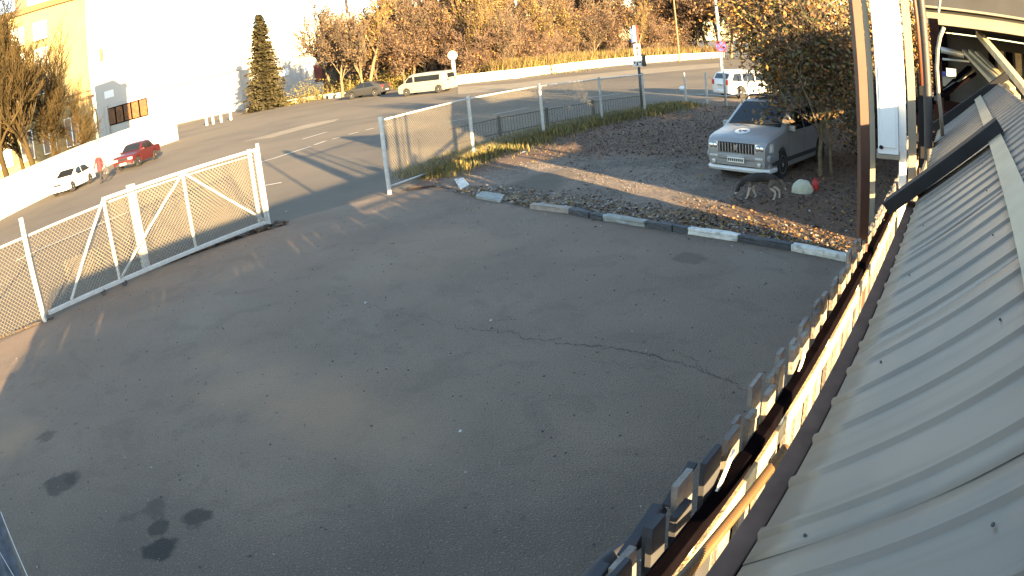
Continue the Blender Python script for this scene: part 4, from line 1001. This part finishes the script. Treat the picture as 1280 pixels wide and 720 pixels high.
# --- block wall pieces and white boulders along the far pavement
random.seed(5)
for i, px in enumerate((309, 316, 323, 330, 337, 343, 361, 368, 383, 391, 400, 408, 415, 423)):
    p = at(px, 130.5-(px-309)*.075, 0); D_ = math.hypot(p.x, p.y)
    if D_ > 100: p = p*(100/D_)
    bm = bmesh.new(); bmesh.ops.create_cube(bm, size=1); bmesh.ops.subdivide_edges(bm, edges=bm.edges[:], cuts=2, use_grid_fill=True)
    for v in bm.verts: v.co = Vector((v.co.x*.85, v.co.y*.6, (v.co.z+.5)*.7))*(1-.15*v.co.length)+Vector((ri(-.05, .05), ri(-.05, .05), 0))
    me = bpy.data.meshes.new('white_block'); bm.to_mesh(me); bm.free(); me.materials.append(M['wallwhite'])
    o = link('white_block', me); o.location = (p.x, p.y, 0); o.rotation_euler.z = ri(0, 3)
    tag(o, 'white painted concrete block in the row between the spruce and the charcoal car', 'concrete block', 'white blocks before the long white building')
for i, px in enumerate((258, 266, 276, 288)):
    p = at(px, 151-(px-258)*.25); D_ = math.hypot(p.x, p.y); p = p*(88/D_) if D_ > 88 else p
    b = MB(); b.tube([(p.x, p.y, 0), (p.x, p.y, 1.3)], .16, 10); b.lathe((p.x, p.y, 1.3), [(.16, 0), (.12, .1), (.03, .14)], 10)
    tag(b.build('white_bollard', M['wallwhite']), 'white bollard in the small group before the white shop building', 'bollard', 'white bollards before the shop')

# ================================================================== TREES
def rdir(d_, ang_):
    a_ = d_.orthogonal().normalized(); a_.rotate(Matrix.Rotation(ri(0, 6.283), 3, d_)); v = d_*math.cos(ang_)+a_*math.sin(ang_); return v.normalized()
def grow(tr, cr_, p, d_, L_, r, lvl, mx, ends, up=.12, kids=(4, 6), spread=(.35, .9), fall=.62, minr=.008, wob=.16):
    n = 4 if lvl < 2 else 3; pts_ = [p]; rs = [r]; q = p.copy(); dd = d_.copy(); tops = r*(.5 if lvl else .45)
    for i in range(n):
        dd = (dd+Vector((ri(-wob, wob), ri(-wob, wob), ri(-wob, wob)+up*.5))).normalized(); q = q+dd*(L_/n); pts_.append(q.copy()); rs.append(max(minr, r+(tops-r)*(i+1)/n))
    tgt = tr if lvl < 2 else cr_
    tgt.tube(pts_, rs, (8, 6, 4, 3, 3)[min(lvl, 4)], cap=False)
    if lvl >= mx: ends.append((pts_[-1], pts_[-2], dd)); return
    k = random.randint(*kids)+(2 if lvl == 0 else 0)
    for i in range(k):
        t = (.35 if lvl == 0 else .2)+(1-(.35 if lvl == 0 else .2))*(i+ri(0, .9))/k; t = min(t, .999); j = int(t*n); s = pts_[j].lerp(pts_[j+1], t*n-j)
        nd = rdir(dd if lvl else Vector((0, 0, 1)), ri(*spread)); nd = (nd+Vector((0, 0, up))).normalized()
        grow(tr, cr_, s, nd, L_*fall*ri(.7, 1.15)*(1.15-.4*t), max(minr, rs[j]*.58), lvl+1, mx, ends, up, kids, spread, fall, minr, wob)
    grow(tr, cr_, pts_[-1], dd, L_*fall, tops, lvl+1, mx, ends, up, kids, spread, fall, minr, wob)
def tree_meshes(seed, L0, r0, mx, twig, bark, leaves=None, up=.12, kids=(4, 6), spread=(.35, .9), fall=.62, minr=.008, lsz=.06, per=4, base=None, d0=None, wob=.16, jit=.35):
    random.seed(seed); tr = MB(); cr_ = MB(); ends = []
    grow(tr, cr_, Vector(base or (0, 0, -.05)), Vector(d0 or (0, 0, 1)).normalized(), L0, r0, 0, mx, ends, up, kids, spread, fall, minr, wob)
    mats_ = [M[twig]]
    if leaves:
        mats_ += [M[l] for l in leaves[0]]
        for (e, e0, dd) in ends:
            for _ in range(per):
                c = e0.lerp(e, ri(0, 1.3))+Vector((ri(-jit, jit), ri(-jit, jit), ri(-jit, jit)))
                u = Vector((ri(-1, 1), ri(-1, 1), ri(-1, 1))).normalized(); w = rdir(u, math.pi/2); s = lsz*ri(.6, 1.3)
                cr_.cur = 1+random.choices(range(len(leaves[0])), leaves[1])[0]
                cr_.add([c-u*s, c-w*s*.55, c+u*s, c+w*s*.55], [(0, 1, 2, 3)])
        cr_.cur = 0
    return tr.mesh('trunk', M[bark], smooth=True), cr_.mesh('crown', mats_)
def tree(name, meshes, loc, label, group=None, rz_=0, sc=1.0, cat='tree'):
    t = thing(name, loc, label, cat, rz_, group); t.scale = (sc, sc, sc*ri(.92, 1.08))
    link('trunk', meshes[0], t); link('crown', meshes[1], t); return t
# thicket behind the barrier
V = [tree_meshes(101, 3.2, .13, 4, 'twig', 'barkpale', (['leaf_b', 'leaf_o'], [6, 1]), kids=(4, 6), spread=(.4, 1.0), fall=.66, minr=.02, lsz=.09, per=1, up=.16, wob=.22),
     tree_meshes(102, 2.6, .11, 4, 'twig2', 'bark', (['leaf_o', 'leaf_b'], [1, 7]), kids=(5, 6), spread=(.4, 1.1), fall=.68, minr=.016, lsz=.09, per=1, up=.12, wob=.25),
     tree_meshes(103, 4.0, .15, 4, 'twigy', 'barkpale', (['leaf_y', 'leaf_b'], [2, 2]), kids=(4, 5), spread=(.3, .8), fall=.62, minr=.017, lsz=.09, per=1, up=.2, wob=.18),
     tree_meshes(104, 1.8, .08, 4, 'twig2', 'bark', (['leaf_b', 'leaf_o'], [3, 1]), kids=(5, 6), spread=(.5, 1.2), fall=.75, minr=.016, lsz=.08, per=1, up=.1, wob=.28)]
LBL = ['bare pale-trunked tree in the brown thicket behind the white barrier', 'bare reddish-twigged tree in the brown thicket behind the white barrier', 'bare yellowish slender tree in the brown thicket behind the white barrier', 'low dense reddish shrub-tree in the brown thicket behind the white barrier']
random.seed(21)
def bpt(t):
    n = len(bbase)-1; k = min(int(t*n), n-1); p = bbase[k].lerp(bbase[k+1], t*n-k); d_ = (bbase[k+1]-bbase[k]).normalized(); nb_ = Vector((-d_.y, d_.x, 0)); nb_ = nb_ if nb_.y > 0 else -nb_; return p, nb_
items = []
for row, (o0, o1, n) in enumerate(((2.5, 6, 24), (8, 14, 24), (16, 26, 20))):
    for i in range(n):
        t = (i+ri(.1, .9))/n; p, nb_ = bpt(t); q = p+nb_*ri(o0, o1); items.append((q, row))
for i in range(13):                                   # the part left of the barrier, behind the parked cars
    px = 408+i*13+ri(-4, 4); q = hd(px, 60, ri(88, 100)); q.z = 0; items.append((q, 1))
for i in range(14):
    q = hd(850+i*13+ri(-4, 4), 60, ri(122, 136)); q.z = 0; items.append((q, 2))
for q, row in items:
    k = random.choice((0, 1, 2, 3, 3, 1) if row == 0 else (0, 1, 2, 0, 1)); D_ = math.hypot(q.x, q.y)
    r_ = random.getstate(); tree('thicket_tree', V[k], q, LBL[k], ['pale-trunked thicket trees', 'reddish thicket trees', 'yellowish thicket trees', 'dense thicket shrubs'][k], ri(0, 6.28), ri(.85, 1.15)*D_/92*(1.15, 1.7, 2.0)[row]*(1.05 if k != 3 else 1.15)); random.setstate(r_); random.random(); random.random(); random.random()
# undergrowth: tall dry stalks and low brush
def under(t0=0, t1=1, o0=1.0, o1=12):
    def f():
        p, nb_ = bpt(ri(t0, t1)); q = p+nb_*(o0+(o1-o0)*ri(0, 1)**1.5); return (q.x, q.y, 0)
    return f
sheet('verge', [bbase[0], *bbase, *[p+bpt(i/7)[1]*60 for i, p in reversed(list(enumerate(bbase)))]][1:], .02, M['grass'])
grass('dry_stalks', 26000, under(.2, 1, .8, 9), (.7, 2.6), ['leaf_y', 'twigy', 'leaf_b', 'grass'], 'tall dry yellow and brown stalks at the foot of the thicket', w=.05)
grass('brown_brush', 26000, under(0, 1, 5, 26), (1.5, 5.0), ['twig', 'leaf_b', 'twig2', 'bark'], 'dense brown brush filling the thicket between the trunks', w=.06, cat='brush')
def hedge(p, w_, d__, h, label, rz_=0):
    b = MB(); random.seed(int(abs(p.x)*100))
    for i in range(2600):
        u, v, z = random.gauss(0, .33), random.gauss(0, .33), abs(random.gauss(0, .45))
        c = Vector((u*w_, v*d__, min(1, z)*h*(1-.4*min(1, abs(u))))); a_ = Vector((ri(-1, 1), ri(-1, 1), ri(-1, 1))).normalized(); e_ = rdir(a_, 1.57); s = ri(.04, .12)
        b.cur = random.choices((0, 1, 2), (6, 2, 2))[0]; b.add([c-a_*s, c-e_*s*.6, c+a_*s, c+e_*s*.6], [(0, 1, 2, 3)])
    o = b.build('bush', [M['hedge'], M['leaf_y'], M['leaf_g']]); o.location = (p.x, p.y, 0); o.rotation_euler.z = rz_; tag(o, label, 'bush')
for i, (px, w_, h, lab_) in enumerate(((441, 5, 2.6, 'low green-brown bush behind the nose of the charcoal liftback'), (502, 7, 2.2, 'yellow-green bush right behind the gap between liftback and van'), (484, 3.5, 3.0, 'smaller yellow bush just left of the van'),
                                  (612, 7, 2.0, 'yellow-green bush behind the left end of the white barrier'), (652, 9, 2.4, 'wide yellow-green bush behind the white barrier'), (690, 8, 2.6, 'yellow-green bush farther right behind the white barrier'))):
    if px < 560: q = hd(px, 90, 93)
    else:
        v_ = ray(px, 60); az = math.atan2(v_.x, v_.y); t = min(range(200), key=lambda k: abs(math.atan2(*(bpt(k/200)[0]+bpt(k/200)[1]*2.2).xy)-az))/200; q = bpt(t)[0]+bpt(t)[1]*2.2
    hedge(q, w_, 2.5, h, lab_, -.1)
q = hd(385, 100, 96); hedge(q, 6, 2.5, 3.2, 'pale bush in front of the long white building by the red door')
# bare trees at the left before the yellow building
VL = [tree_meshes(201, 5.4, .2, 4, 'twigl', 'twigl', None, kids=(5, 7), spread=(.4, .95), fall=.62, minr=.012, up=.2, wob=.2),
      tree_meshes(202, 4.4, .16, 4, 'twigl', 'twigl', None, kids=(5, 7), spread=(.4, 1.0), fall=.64, minr=.012, up=.17, wob=.22)]
for i, (px, D_, k, sc, lab_) in enumerate(((9, 50, 0, 1.5, 'tall bare tree leftmost at the photo edge before the yellow building'), (42, 52, 0, 1.55, 'tallest bare pale tree before the yellow building'), (27, 62, 1, 1.7, 'slimmer bare tree between the two tall ones before the yellow building'),
                                         (66, 58, 1, 1.3, 'bare tree right of the tallest one, branches before the ledge'), (90, 58, 1, .8, 'small bare tree before the yellow building near its corner'), (-12, 56, 1, 1.6, 'bare tree mostly outside the left edge'), (76, 55, 1, .42, 'smallest bare sapling at the wall before the yellow building'))):
    q = hd(px, 180, D_); q.z = 0; tree('bare_tree', VL[k], q, lab_, None, i*1.3, sc)
# trees seen over the roof of the white building
for i, px in enumerate((302, 312, 322, 344, 352, 368, 378, 392, 404, 418, 428)):
    q = hd(px, 30, 165+ri(-5, 8)); q.z = 0; tree('roofline_tree', V[(0, 2)[i % 2]], q, 'bare tree rising behind the roofline of the long white building', 'trees behind the long white building', ri(0, 6), ri(1.75, 2.1))
# spruce
def spruce():
    random.seed(77); tr = MB(); cr_ = MB(); Ht = 14.2; tr.tube([(0, 0, -.1), (0, 0, Ht*.5), (0, 0, Ht)], [.2, .12, .02], 8)
    z = .8
    while z < Ht-.15:
        f = 1-z/Ht; R0 = 3.5*f**.75*ri(.85, 1.1)+.12; n = int(10+12*f)
        for k in range(n):
            a = ri(0, 6.28); rr = R0*ri(.75, 1.1); e = Vector((math.cos(a), math.sin(a), 0)); droop = -.28*rr; pts_ = [Vector((0, 0, z)), e*rr*.5+Vector((0, 0, z+droop*.3)), e*rr+Vector((0, 0, z+droop*.75+.1))]
            cr_.cur = 1; cr_.tube(pts_, [.03, .02, .008], 3, cap=False); cr_.cur = 0
            m_ = int(8+rr*14)
            for j in range(m_):
                t = ri(.15, 1); p = pts_[0].lerp(pts_[1], t*2) if t < .5 else pts_[1].lerp(pts_[2], t*2-1)
                sd = Vector((-e.y, e.x, 0))*random.choice((-1, 1)); v = (sd*ri(.5, 1)+e*ri(.2, .8)+Vector((0, 0, ri(-.6, .05)))).normalized(); l = ri(.4, .9)*(1.1-.4*t); w = v.cross(Vector((0, 0, 1))).normalized()*ri(.09, .18)
                cr_.add([p-w, p+w, p+v*l+w*.4, p+v*l-w*.4], [(0, 1, 2, 3)])
        z += .2+.14*f
    return tr.mesh('trunk', M['bark'], smooth=True), cr_.mesh('crown', [M['spruce'], M['bark']])
q = hd(331, 100, 98); q.z = 0; tree('spruce_tree', spruce(), q, 'single tall spruce standing before the long white building', None, .4)
# tree over the minivan
T1 = tree_meshes(301, 3.2, .17, 4, 'bark', 'bark', (['leaf_go', 'leaf_y', 'leaf_b', 'leaf_g'], [7, 4, 3, 2]), kids=(5, 7), spread=(.6, 1.25), fall=.66, minr=.006, lsz=.07, per=6, up=.06, wob=.2, jit=.3)
T2 = tree_meshes(302, 2.2, .055, 4, 'bark', 'barkpale', (['leaf_b', 'leaf_g', 'leaf_o'], [4, 3, 2]), kids=(3, 5), spread=(.4, 1.0), fall=.66, minr=.005, lsz=.06, per=5, up=.15, wob=.3, d0=(-.25, .05, 1))
T3 = tree_meshes(303, 1.6, .07, 4, 'bark', 'bark', (['leaf_g', 'leaf_b', 'leaf_o'], [5, 4, 1]), kids=(5, 6), spread=(.6, 1.3), fall=.74, minr=.006, lsz=.06, per=3, up=.05, wob=.3)
for i, (x, y, k, sc, r_, lab_) in enumerate(((9.9, 20.4, T1, 1.12, .5, 'big leafy autumn tree spreading its orange crown over the minivan'), (8.15, 16.1, T2, 1.25, .2, 'slender crooked young tree in front of the minivan side'), (8.6, 16.3, T2, 1.0, 2.4, 'second thin stem close behind the slender crooked tree'),
                                     (13.4, 22.5, T1, .9, 2.6, 'leafy tree behind the minivan towards the rust-brown post'), (12.0, 17.6, T3, 1.15, 1.0, 'dark leafy bush-tree right of the minivan beside the post'), (14.6, 28, T3, 1.45, 3.0, 'dark spreading tree between minivan roof and white estate car'), (17.5, 25, T1, .95, 4.1, 'farthest leafy tree at the right of the lot'), (11.2, 14.6, T3, .9, 5.0, 'low dark thicket tree at the post right of the pale sack'), (12.6, 26.5, T3, .8, 2.0, 'small dark tree behind the roof of the minivan'))):
    tree('autumn_tree', k, Vector((x, y, 0)), lab_, None, r_, sc)

# ================================================================== POLES AND SIGNS
def pole(name, px0, px1, D_, z1, r, mt, label, cat='pole'):
    a, c = hd(px0[0], px0[1], D_), hd(px1[0], px1[1], D_); b = MB(); b.tube([(c.x, c.y, 0), (c.x, c.y, z1)], [r*1.25, r*.8], 10); b.lathe((c.x, c.y, 0), [(r*2, 0), (r*1.6, .25), (r*1.25, .35)], 10); return tag(b.build(name, M[mt], smooth=True, ang=40), label, cat)
pole('utility_pole', (895, 0), (899, 48), 62, 11, .14, 'galv', 'grey utility pole rising behind the no stopping sign')
pole('lamp_post', (589, 0), (589, 60), 98, 14, .12, 'twigy', 'thin street lamp post among the trees above the van')
pole('lamp_post', (847, 0), (848, 60), 110, 16, .14, 'barkpale', 'pale lamp post standing in the thicket left of the sign pole')
# no stopping sign
p = at(907, 134); sg = thing('no_stopping_sign', (p.x, p.y, 0), 'round blue no stopping sign with red cross on a grey pole', 'sign')
b = MB(); b.tube([(0, 0, 0), (0, 0, 2.95)], .035, 10); b.build('pole', M['galv'], sg, smooth=True)
v = Vector((-p.x, -p.y, 0)).normalized(); c = v*.06+Vector((0, 0, hd(905, 58, math.hypot(p.x, p.y)).z)); sx = Vector((-v.y, v.x, 0))
def disc(parent, name, c, v, r, t, mt, n=28):
    u = Vector((-v.y, v.x, 0)); b = MB(); vs = []
    for o_ in (0, t):
        for k in range(n): a = 2*math.pi*k/n; vs.append(c+v*o_+u*math.cos(a)*r+Vector((0, 0, 1))*math.sin(a)*r)
    b.add(vs, [tuple(range(n)), tuple(reversed(range(n, 2*n)))]+[(k, (k+1) % n, n+(k+1) % n, n+k) for k in range(n)]); return b.build(name, mt, parent, fixn=True)
dk_ = disc(sg, 'plate', c, v, .30, .02, M['signred']); disc(sg, 'blue_face', c+v*.021, v, .245, .004, M['blue'])
b = MB()
for a in (math.pi/4, -math.pi/4):
    u = (sx*math.cos(a)+Vector((0, 0, 1))*math.sin(a)); b.bar(c+v*(.03+.003*(a > 0))-u*.25, c+v*(.03+.003*(a > 0))+u*.25, .055, .006, up=v)
b.build('red_cross', M['signred'], sg)
# direction sign beside the fence
p = at(803, 139); sg = thing('traffic_sign_post', (p.x, p.y, 0), 'tall sign post with white arrow plate behind the fence corner', 'sign'); D_ = math.hypot(p.x, p.y)
v = Vector((-p.x, -p.y, 0)).normalized(); sx = Vector((-v.y, v.x, 0))
b = MB(); b.tube([(0, 0, 0), (0, 0, 2.2)], .07, 10); b.build('pole_base', M['blackrail'], sg, smooth=True)
b = MB(); b.tube([(0, 0, 2.2), (0, 0, hd(797, 32, D_).z)], .025, 8); b.build('pole', M['galv'], sg, smooth=True)
def face_box(parent, name, z, w, h, mt, off_=.05, dx=0, th=.015):
    cc_ = v*off_+sx*dx+Vector((0, 0, z)); b = MB(); b.box(cc_, (w, th, h), math.atan2(sx.y, sx.x)); return b.build(name, mt, parent)
za_, zb_ = hd(797, 63, D_).z, hd(797, 79, D_).z
pa = face_box(sg, 'arrow_plate', za_, .34, .66, M['plate'])
b = MB(); cc_ = v*.062+Vector((0, 0, za_)); b.bar(cc_-Vector((0, 0, .22)), cc_+Vector((0, 0, .08)), .06, .006, up=v); b.add([cc_+sx*.1+Vector((0, 0, .06)), cc_-sx*.1+Vector((0, 0, .06)), cc_+Vector((0, 0, .25))], [(0, 1, 2)]); b.build('arrow', M['ink'], pa)
pb = face_box(sg, 'lower_plate', zb_, .56, .32, M['plate']); b = MB()
for k_, (dx, dz, w_, h_) in enumerate(((-.18, .03, .1, .09), (-.05, -.02, .08, .16), (.09, .04, .12, .06), (.19, -.05, .08, .1), (0, -.1, .3, .03))):
    q = v*.062+sx*dx+Vector((0, 0, zb_+dz)); b.box(q, (w_, .006, h_), math.atan2(sx.y, sx.x))
b.build('dark_marks', M['ink'], pb)
zc_ = hd(796, 42, D_).z; face_box(sg, 'side_plate', zc_, .13, .8, M['signred'], dx=.07); face_box(sg, 'side_plate', zc_, .12, .8, M['plate'], dx=-.06)
face_box(sg, 'side_plate', zc_-.1, .09, .7, M['blue'], dx=-.19)
face_box(sg, 'control_box', hd(789, 76, D_).z, .2, .6, M['slate'], dx=.28, th=.15)
# round white sign behind the van
q = hd(567, 82, 76); sg = thing('round_sign', (q.x, q.y, 0), 'white round sign on a white post just behind the van', 'sign'); v = Vector((-q.x, -q.y, 0)).normalized()
b = MB(); b.box((0, 0, 1.6), (.34, .34, 3.2)); b.build('post', M['wallwhite'], sg); disc(sg, 'disc', Vector((0, 0, 3.45))+v*.18, v, .5, .08, M['wallwhite'])

# ================================================================== FIGURES: people, dog
def skinned(name, nodes, edges, root_i, mats_, pick, parent=None, sub=1):
    """one continuous body grown from a skeleton; pick(centre) -> material index"""
    me = bpy.data.meshes.new(name); me.from_pydata([n[0] for n in nodes], edges, []); o = bpy.data.objects.new(name, me); C.objects.link(o)
    md = o.modifiers.new('skin', 'SKIN'); md.use_smooth_shade = True; sv_ = me.skin_vertices[0].data
    for i, n in enumerate(nodes): sv_[i].radius = (n[1], n[2] if len(n) > 2 else n[1]); sv_[i].use_root = (i == root_i)
    ms = o.modifiers.new('sub', 'SUBSURF'); ms.levels = sub; ms.render_levels = sub
    dg = bpy.context.evaluated_depsgraph_get(); ev = bpy.data.meshes.new_from_object(o.evaluated_get(dg)); ev.name = name
    bpy.data.objects.remove(o); ev.materials.clear()
    for mt in mats_: ev.materials.append(mt)
    for p in ev.polygons: p.material_index = pick(p.center); p.use_smooth = True
    return link(name, ev, parent)
def person(loc, yaw, H_, coat, label, stride=.22, lean=.0, arm=.1):
    k = H_/1.75; root = thing('person', loc, label, 'person', yaw)
    N = [((0, 0, .95), .13, .15), ((lean*.3, 0, 1.2), .12, .16), ((lean*.7, 0, 1.42), .11, .17), ((lean*.9, 0, 1.52), .055), ((lean*1.1+.02, 0, 1.63), .095, .085), ((lean*1.1+.02, 0, 1.71), .07),
         ((0, .1, .88), .095), ((stride*.5, .1, .5), .065), ((stride*.8, .1, .09), .045), ((stride*.8+.16, .11, .04), .035),
         ((0, -.1, .88), .095), ((-stride*.2, -.1, .5), .065), ((-stride, -.1, .12), .045), ((-stride+.15, -.11, .04), .035),
         ((lean*.7, .21, 1.4), .06), ((lean*.6-arm, .26, 1.14), .045), ((lean*.6-arm+.08, .26, .9), .035), ((lean*.6-arm+.11, .26, .80), .03, .018), ((lean*.6-arm+.12, .255, .72), .012),
         ((lean*.7, -.21, 1.4), .06), ((lean*.6+arm, -.26, 1.14), .045), ((lean*.6+arm+.12, -.26, .93), .035), ((lean*.6+arm+.17, -.26, .84), .03, .018), ((lean*.6+arm+.19, -.255, .76), .012)]
    N = [((p[0][0]*k, p[0][1]*k, p[0][2]*k),)+tuple(r*k for r in p[1:]) for p in N]
    E_ = [(0, 1), (1, 2), (2, 3), (3, 4), (4, 5), (0, 6), (6, 7), (7, 8), (8, 9), (0, 10), (10, 11), (11, 12), (12, 13), (2, 14), (14, 15), (15, 16), (16, 17), (17, 18), (2, 19), (19, 20), (20, 21), (21, 22), (22, 23)]
    def pick(c):
        z = c.z/k
        if z > 1.72 or (z > 1.58 and c.x < lean*k): return 3
        if z > 1.5 or (.69 < z < .86 and abs(c.y) > .2*k): return 2
        return 1 if z > .86 or abs(c.y) > .2*k else 0
    skinned('body', N, E_, 0, [M['trousers'], coat, M['skin'], M['coatdark']], pick, root)
    b = MB(); q = lean*.3*k; b.tube([(q, 0, 1.3*k), (0, 0, 1.0*k), (0, 0, .72*k)], [.17*k, .185*k, .2*k], 14, cap=False); b.build('coat_skirt', coat, root, smooth=True)
    hx = (lean*1.1+.02)*k
    b = MB(); b.lathe((hx+.085*k, 0, 1.635*k), [(.014*k, -.01), (.01*k, .025*k)], 6, 'X'); b.build('nose', M['skin'], root)
    for s_ in (-1, 1): b = MB(); b.lathe((hx, s_*.083*k, 1.64*k), [(.02*k, -.008), (.02*k, .008)], 8, 'Y'); b.build('ear', M['skin'], root)
    return root
person(at(128, 229), R(-100), 1.92, M['coatred'], 'person in a long red coat walking between the white and red cars', .25, .05)
person(at(136, 226), R(-150), 1.15, M['coatdark'], 'small person in dark clothes bending right beside the red-coated one', .15, .18)
person(at(73, 234), R(-80), 1.7, M['coatblue'], 'person in a blue-grey jacket standing at the far side of the white car', .05, .0)

# dog walking below the minivan's front
dp = at(950, 249.5); root = thing('dog', (dp.x, dp.y, 0), 'black and tan dog with pale legs sniffing the ground below the minivan front', 'dog', R(158))
N = [((-.24, 0, .46), .085, .085), ((-.05, 0, .45), .085, .10), ((.16, 0, .44), .10, .12), ((.29, 0, .41), .07, .08), ((.37, .01, .33), .058), ((.43, .02, .25), .066, .062), ((.48, .025, .17), .042, .038), ((.515, .03, .10), .028, .026),
     ((-.27, .07, .38), .068), ((-.20, .08, .27), .040), ((-.33, .08, .17), .024), ((-.30, .08, .04), .021), ((-.25, .08, .02), .021),
     ((-.27, -.07, .38), .068), ((-.26, -.08, .27), .040), ((-.41, -.08, .18), .024), ((-.42, -.08, .04), .021), ((-.38, -.08, .02), .021),
     ((.19, .07, .32), .05), ((.22, .075, .20), .030), ((.27, .075, .05), .021), ((.31, .075, .02), .022),
     ((.19, -.07, .32), .05), ((.15, -.075, .20), .030), ((.08, -.075, .06), .021), ((.12, -.075, .02), .022),
     ((-.36, 0, .44), .035), ((-.45, 0, .38), .036), ((-.52, 0, .29), .03), ((-.55, 0, .2), .014)]
E_ = [(0, 1), (1, 2), (2, 3), (3, 4), (4, 5), (5, 6), (6, 7), (0, 8), (8, 9), (9, 10), (10, 11), (11, 12), (0, 13), (13, 14), (14, 15), (15, 16), (16, 17), (2, 18), (18, 19), (19, 20), (20, 21), (2, 22), (22, 23), (23, 24), (24, 25), (0, 26), (26, 27), (27, 28), (28, 29)]
def pick(c):
    if c.x > .4: return 2 if c.z < .155 else 0
    if c.z < .26: return 2
    if c.x < -.2 and c.z < .42: return 1
    return 0 if c.z > .36 or c.x > .3 else 1
skinned('body', N, E_, 1, [M['furblack'], M['furtan'], M['furpale']], pick, root, 2)
for s_ in (-1, 1):
    b = MB(); b.add([(.40, .02+s_*.045, .32), (.36, .02+s_*.055, .285), (.40, .02+s_*.02, .30), (.31, .02+s_*.06, .345)], [(0, 1, 3), (1, 2, 3), (2, 0, 3), (0, 2, 1)]); b.build('ear', M['furblack'], root)
b = MB(); b.lathe((.535, .032, .085), [(.016, -.008), (.012, .012)], 8, 'X'); b.build('nose', M['ink'], root)

root.scale = (1.1, 1.1, 1.12)
# pale sack and red plastic thing by the tree
p = at(1003, 243); bm = bmesh.new(); bmesh.ops.create_uvsphere(bm, u_segments=28, v_segments=16, radius=1)
for v_ in bm.verts:
    nn_ = mnoise.noise(v_.co*2.2)*.07; v_.co = Vector((v_.co.x*.27, v_.co.y*.2, max(v_.co.z, -.25)*.27+.06))*(1+nn_)
me = bpy.data.meshes.new('pale_sack'); bm.to_mesh(me); bm.free(); me.materials.append(M['sack']); me.polygons.foreach_set('use_smooth', [True]*len(me.polygons))
o = link('pale_sack', me); o.location = (p.x, p.y, 0.02); o.rotation_euler.z = -.7; tag(o, 'pale rounded sack lying in the leaves between dog and slender tree', 'sack')
p = at(1019, 240); rt = thing('red_canister', (p.x, p.y, 0), 'small red plastic canister standing right behind the pale sack', 'canister', .4)
b = MB(); b.lathe((0, 0, .02), [(.08, 0), (.09, .03), (.09, .2), (.06, .25), (.03, .27)], 14); b.build('body', M['red'], rt, smooth=True, ang=40)
b = MB(); b.lathe((0, 0, .29), [(.035, 0), (.035, .04)], 10); b.build('cap', M['red'], rt); b = MB(); b.tube([(.03, 0, .26), (.09, 0, .29), (.1, 0, .2)], .012, 6); b.build('handle', M['red'], rt, smooth=True)
# scraps
random.seed(9)
for i, (x, y, lab_) in enumerate(((457, 380, 'white scrap of litter in the middle of the yard'), (358, 265, 'white scrap of litter before the gate opening'), (655, 193, 'white scrap on the gravel beside the grass strip'), (576, 541, 'white crumb low in the middle of the yard'), (614, 402, 'pale crumb at the left end of the crack'), (1175, 300, None))):
    if lab_ is None: continue
    p = at(x, y); b = MB(); s = .022*(1+(i == 2)*4)
    b.add([(p.x-s, p.y, .012+(i == 2)*.05), (p.x, p.y-s*.5, .016+(i == 2)*.06), (p.x+s*.8, p.y+.01, .02+(i == 2)*.06), (p.x, p.y+s*.5, .035+(i == 2)*.07)], [(0, 1, 3), (1, 2, 3), (0, 3, 2), (0, 2, 1)])
    tag(b.build('litter_scrap', M['wallwhite']), lab_, 'litter')
